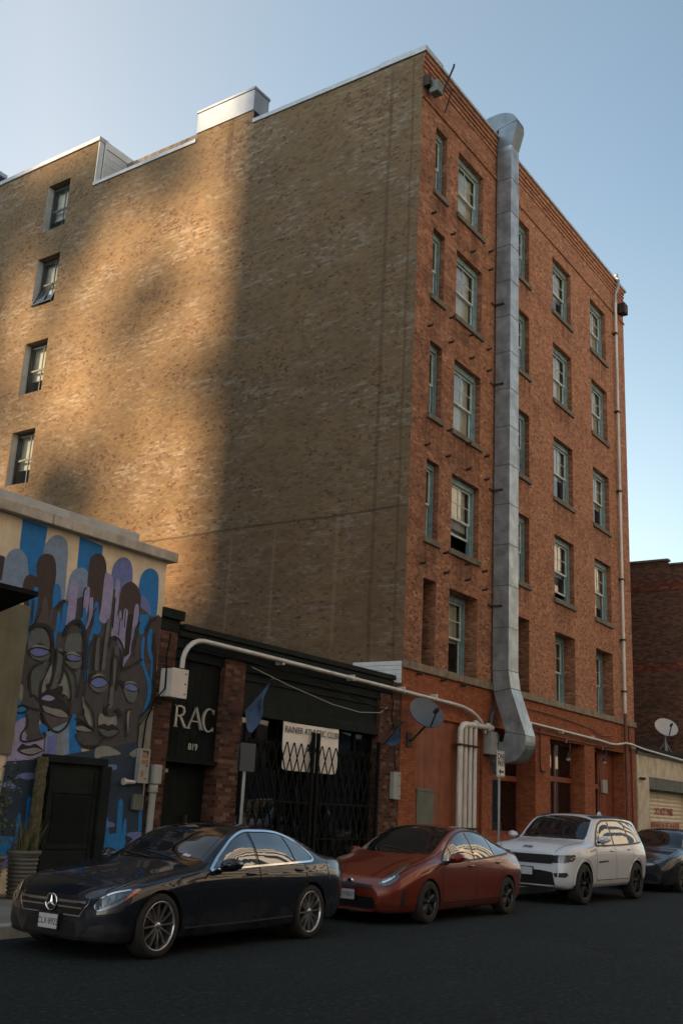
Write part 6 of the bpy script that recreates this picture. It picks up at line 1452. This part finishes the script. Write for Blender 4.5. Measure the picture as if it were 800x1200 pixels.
# ---- dark hatchback at the right edge
S4 = dict(L=4.4, W=1.78, wheels=(.88, 3.5), wz=.32, arch=.36, rimk=.68, paint='car_navy', nose=.4, nose_z=.55,
 zc=[(0, .68), (.05, .75), (.15, .81), (.4, .89), (.8, .97), (1.1, 1.02), (1.25, 1.07), (1.6, 1.27), (1.95, 1.44), (2.2, 1.50), (2.6, 1.52), (3.3, 1.50), (3.8, 1.44), (4.0, 1.36), (4.2, 1.15), (4.35, .95), (4.4, .7)],
 zr=[(0, .64), (.15, .76), (.4, .84), (.8, .925), (1.15, .985), (1.35, 1.03), (1.7, 1.24), (2.0, 1.385), (2.25, 1.43), (2.6, 1.445), (3.3, 1.425), (3.75, 1.37), (4.0, 1.27), (4.2, 1.08), (4.35, .9), (4.4, .66)],
 yr=[(0, .52), (.15, .64), (.4, .69), (.8, .70), (1.15, .71), (1.35, .705), (1.7, .65), (2.0, .61), (2.25, .59), (3.3, .585), (3.75, .58), (4.0, .59), (4.2, .62), (4.4, .58)],
 zb=[(0, .58), (.15, .70), (.4, .78), (.8, .86), (1.2, .91), (2, .93), (3, .97), (3.8, 1.01), (4.15, .98), (4.4, .62)], yb=[(0, .60), (.15, .73), (.4, .80), (.8, .845), (1.2, .85), (2, .845), (3, .835), (3.8, .80), (4.15, .75), (4.4, .64)],
 zm=[(0, .46), (.3, .60), (.9, .70), (2.2, .70), (3.5, .76), (4.4, .56)], ym=[(0, .64), (.15, .78), (.4, .85), (.88, .885), (1.6, .875), (2.6, .875), (3.5, .885), (4.1, .82), (4.4, .68)],
 zs=[(0, .28), (.9, .25), (3.5, .27), (4.4, .42)], ys=[(0, .6), (.15, .74), (.4, .81), (.9, .855), (3.5, .86), (4.1, .79), (4.4, .64)], zu=[(0, .2), (.3, .16), (3.9, .19), (4.4, .36)])
c = Car(S4, 'dark_hatchback', (4.8, -4.05, 0), 'dark hatchback cut off at the right edge before the concrete garage', 'car', 'cars parked along the kerb')
c.wheels(.325, .21, 'rim_dark', 'five')
c.decal('windshield', 'top', [(1.18, 0), (1.2, .35), (1.34, .66), (1.5, .65), (1.8, .60), (2.05, .56), (2.1, .25), (2.11, 0), (2.1, -.25), (2.05, -.56), (1.8, -.6), (1.5, -.65), (1.34, -.66), (1.2, -.35)], 'car_glass', .004)
d1 = c.decal('door', 'side', [(1.4, .32), (2.45, .31), (2.45, .93), (1.5, .905)], 'car_navy', .003, both=True); d2 = c.decal('door', 'side', [(2.47, .31), (3.0, .32), (3.2, .6), (3.3, .97), (2.47, .935)], 'car_navy', .003, both=True)
c.lines('panel_gap', 'side', [[(1.48, .9), (1.39, .31), (3.0, .30)], [(2.46, .93), (2.46, .31)]], 'gap', .012, .005, both=True, sm=False)
c.decal('side_window', 'side', [(1.55, .955), (1.9, 1.24), (2.15, 1.365), (2.42, 1.385), (2.42, .96)], 'car_glass', .006, both=True, parent=d1)
c.decal('side_window', 'side', [(2.48, .965), (2.48, 1.385), (3.2, 1.375), (3.7, 1.27), (3.8, 1.08), (3.5, 1.02)], 'car_glass', .006, both=True, parent=d2)
c.handles([(2.28, .86)], 'car_navy', [d1]); c.mirror(1.62, 1.0, .86, .1, ('car_navy', 'car_black_trim'))
c.decal('headlight', 'diag', [(.12, .62), (.3, .63), (.55, .72), (.75, .83), (.5, .81), (.2, .74)], 'lamp_clear', .006, both=True, sm=True)
c.decal('grille', 'front', [(-.5, .62), (-.4, .5), (.4, .5), (.5, .62)], 'mesh_grille', .006); c.decal('lower_grille', 'front', [(-.55, .26), (-.48, .42), (.48, .42), (.55, .26)], 'mesh_grille', .006)
c.plate(.46, '')

# ------------------------------------------------------------------ street behind the camera, plus added unseen light blockers
def block(name, x0, x1, y0, y1, h, label, wallm='city_wall', face=None, floors=0, win='darkpane', step=3.4, bandh=1.5, ys=None):
    t = thing(name, ((x0+x1)/2, (y0+y1)/2, 0), label, 'building')
    part('wall', bx(x0, x1, y0, y1, 0, h), wallm, t)
    if floors:
        m = MB()
        for k in range(floors):
            z = 7.4+step*k
            if face == 'n':
                n = int((x1-x0-1)/2.2)
                m.face([(x1-.4, y1+.02, z), (x0+.4, y1+.02, z), (x0+.4, y1+.02, z+bandh), (x1-.4, y1+.02, z+bandh)])
            m.face([(x0-.02, y1-.4, z), (x0-.02, y0+.4, z), (x0-.02, y0+.4, z+bandh), (x0-.02, y1-.4, z+bandh)])
        part('ribbon_window', m, win, t)
        part('added_dim_band', bx(x0-.05, x1+.05, y1, y1+.12, .15, 6.2), 'dim_base', t)  # added dark base band, cuts warm bounce at street level
    return t
block('office_building', -8, 46, -46, -27, 44, 'cream office block with ribbon windows across the street, seen in the car windows', 'cream_wall', 'n', 10)
block('brick_building', -70, -10, -46, -27, 34, 'grey block across the street behind the viewpoint', 'city_wall', 'n', 7)
block('corner_building', 48, 150, -46, -27, 30, 'long cream block across the street beyond the office', 'cream_wall', 'n', 6)
block('added_side_block', -62, -22, .1, 17, 24, 'added grey block left of the painted building, out of view, shading the street', 'city_wall')  # added out of view to shade the road and cut skylight
block('added_side_block', -36, -20, 42, 95, 46, 'added grey tower out of view, blocking sky light from the side wall', 'city_wall')  # added to cover part of the sky facing the side wall
SUN_AZ, SUN_EL = 30.0, 19.0
TA = math.tan(R(SUN_AZ)); TE = math.tan(R(SUN_EL))/math.cos(R(SUN_AZ))
def back(y, z, dx):      # where the sun ray that reaches the party wall at (0,y,z) passes x = -dx
    return (y+dx*TA, z+dx*TE)
dx = 90
ya, _ = back(6.0, 0, dx); yb, zt = back(7.35, 24, dx)
block('added_shade_tower', -dx-14, -dx, ya-8, yb, zt+6, 'added tower out of view that shades the street end of the side wall', 'city_wall')  # added blocker, its edge draws the near side of the sun patch
yc, zc_ = back(18.0, 26, dx+14)
block('added_shade_tower', -dx-14, -dx, yc, yc+40, zc_+8, 'second added tower out of view, ending the sun patch on the side wall', 'city_wall')  # added blocker, shades the wall past the far side of the patch
block('added_low_block', -dx-9, -dx-1, yb+.1, yc+9, back(0, 7.5, dx)[1], 'added grey mid-rise block out of view, blocking low sky between the towers', 'city_wall')  # added to cut low sky light between the towers
yd, zd = back(12.5, 9.0, 60)
def tree(x, y, zc, r, seed, label, n):  # made-up trees, set along sun rays to mottle the wall's lit patch
    g = random.Random(seed); t = thing('added_shade_tree', (x, y, 0), label, 'tree', 'added trees that mottle the sun patch')
    m = MB(); m.tube([(x, y, 0), (x+.1, y, zc*.6), (x-.1, y+.1, zc)], [.5, .3, .1], 8)
    for k in range(8):
        a = g.uniform(0, 2*PI); z = zc-r*g.uniform(.2, 1.2); m.tube([(x, y, z), (x+r*.6*math.cos(a), y+r*.6*math.sin(a), z+r*.5)], [.09, .03], 5)
    part('trunk', m, 'bark', t)
    m = MB()
    cl = []
    while len(cl) < 26:
        p = Vector((g.uniform(-1, 1), g.uniform(-1, 1), g.uniform(-1, 1)))
        if p.length < 1: cl.append(p*r)
    for k in range(n):
        p = Vector((x, y, zc))+g.choice(cl)+Vector((g.gauss(0, .25), g.gauss(0, .25), g.gauss(0, .22)))*r
        d = Vector((g.gauss(0, 1), g.gauss(0, 1), g.gauss(0, 1))).normalized()*.30; e = d.cross(Vector((g.gauss(0, 1), g.gauss(0, 1), g.gauss(0, 1)))).normalized()*.2
        m.face([p-d, p+e, p+d, p-e])
    part('crown', m, 'leaf', t)
spots = ((13.9, 11.3, 112, 1.5, .92, 'added small dense shade tree low in the gap between towers'), (9.9, 18.3, 120, 1.05, .7, 'added round leafy shade treetop in the middle of the gap'), (8.2, 14.5, 118, 1.0, .75, 'added small leafy shade treetop beside the nearer tower'),
         (11.6, 16.6, 124, 1.4, .42, 'added broad thin-leaved shade tree in the middle of the gap'), (11.3, 23.8, 122, 2.6, .75, 'added leafy shade treetop high in the gap'), (16.3, 23.0, 116, 2.6, .93, 'added dense tall shade tree by the farther tower'),
         (15.2, 18.2, 126, 1.6, .22, 'added sparse shade tree left of the middle of the gap'), (11.3, 13.6, 121, .9, .35, 'added narrow shade treetop low in the middle of the gap'), (17.0, 15.0, 117, 1.2, .4, 'added sparse shade tree low by the farther tower'))
for i, (yw, zw, dxx, r, cov, lab) in enumerate(spots):
    y, z = back(yw, zw, dxx); tree(-dxx, y, z, r, 11+i, lab, int(-math.log(1-cov)*PI*r*r/.06*1.7))

# ------------------------------------------------------------------ sun, sky, camera
s = Vector((-math.cos(R(SUN_AZ))*math.cos(R(SUN_EL)), math.sin(R(SUN_AZ))*math.cos(R(SUN_EL)), math.sin(R(SUN_EL))))
ld = bpy.data.lights.new('sun', 'SUN'); ld.energy = 5.0; ld.angle = R(1.0); ld.color = (1.0, .69, .41)
lo = bpy.data.objects.new('sun', ld); COL.objects.link(lo); lo.rotation_euler = s.to_track_quat('Z', 'Y').to_euler(); lo.location = (-40, 20, 60)
w = bpy.data.worlds.new('World'); scene.world = w; w.use_nodes = True; nt = w.node_tree
bg = nt.nodes['Background']; sk = nt.nodes.new('ShaderNodeTexSky'); sk.sky_type = 'NISHITA'; sk.sun_disc = False
sk.sun_elevation = R(SUN_EL); sk.sun_rotation = math.atan2(s.x, s.y); sk.altitude = 50; sk.air_density = 1.0; sk.dust_density = 1.2; sk.ozone_density = 1.2
# painted sky tint: paler north-west, deeper east, dimmed sunward to cut light on walls
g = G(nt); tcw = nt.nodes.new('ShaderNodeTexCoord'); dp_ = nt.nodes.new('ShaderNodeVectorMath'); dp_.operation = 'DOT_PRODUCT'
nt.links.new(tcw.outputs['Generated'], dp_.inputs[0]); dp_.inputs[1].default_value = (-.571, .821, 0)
sky_tint = g.ramp(g.math('ADD', g.math('MULTIPLY', dp_.outputs['Value'], .5), .5), [(.33, (.46, .555, .57)), (.40, (.60, .69, .69)), (.515, (.82, .885, .83)), (.64, (1.2, 1.09, .93)), (.76, (.80, .86, .86)), (.95, (.55, .68, .78))])
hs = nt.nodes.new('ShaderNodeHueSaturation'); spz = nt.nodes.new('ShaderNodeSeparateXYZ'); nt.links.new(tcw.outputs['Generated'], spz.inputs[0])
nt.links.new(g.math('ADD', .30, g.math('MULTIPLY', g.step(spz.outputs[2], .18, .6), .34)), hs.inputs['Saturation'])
nt.links.new(sk.outputs[0], hs.inputs['Color']); nt.links.new(g.mix(1.0, hs.outputs[0], sky_tint, 'MULTIPLY'), bg.inputs[0]); bg.inputs[1].default_value = .135
cam = bpy.data.cameras.new('camera'); co = bpy.data.objects.new('camera', cam); COL.objects.link(co)
cam.sensor_fit = 'VERTICAL'; cam.sensor_height = 36; cam.sensor_width = 24; cam.lens = 36*1202.59/1200; cam.clip_start = .1; cam.clip_end = 2000
co.matrix_world = Matrix(((0.564067, -0.254491, -0.785533, -21.659912), (-0.824204, -0.115731, -0.554342, -13.2), (0.050165, 0.960125, -0.275032, 1.65), (0, 0, 0, 1)))
scene.camera = co
scene.render.engine = 'CYCLES'
try: scene.cycles.max_bounces = 6; scene.cycles.diffuse_bounces = 4; scene.cycles.glossy_bounces = 4; scene.cycles.transparent_max_bounces = 10; scene.cycles.use_denoising = True
except Exception: pass
vs = scene.view_settings
vs.view_transform = 'Standard'; vs.look = 'None'; vs.exposure = 1.55; vs.gamma = 1; vs.use_curve_mapping = False
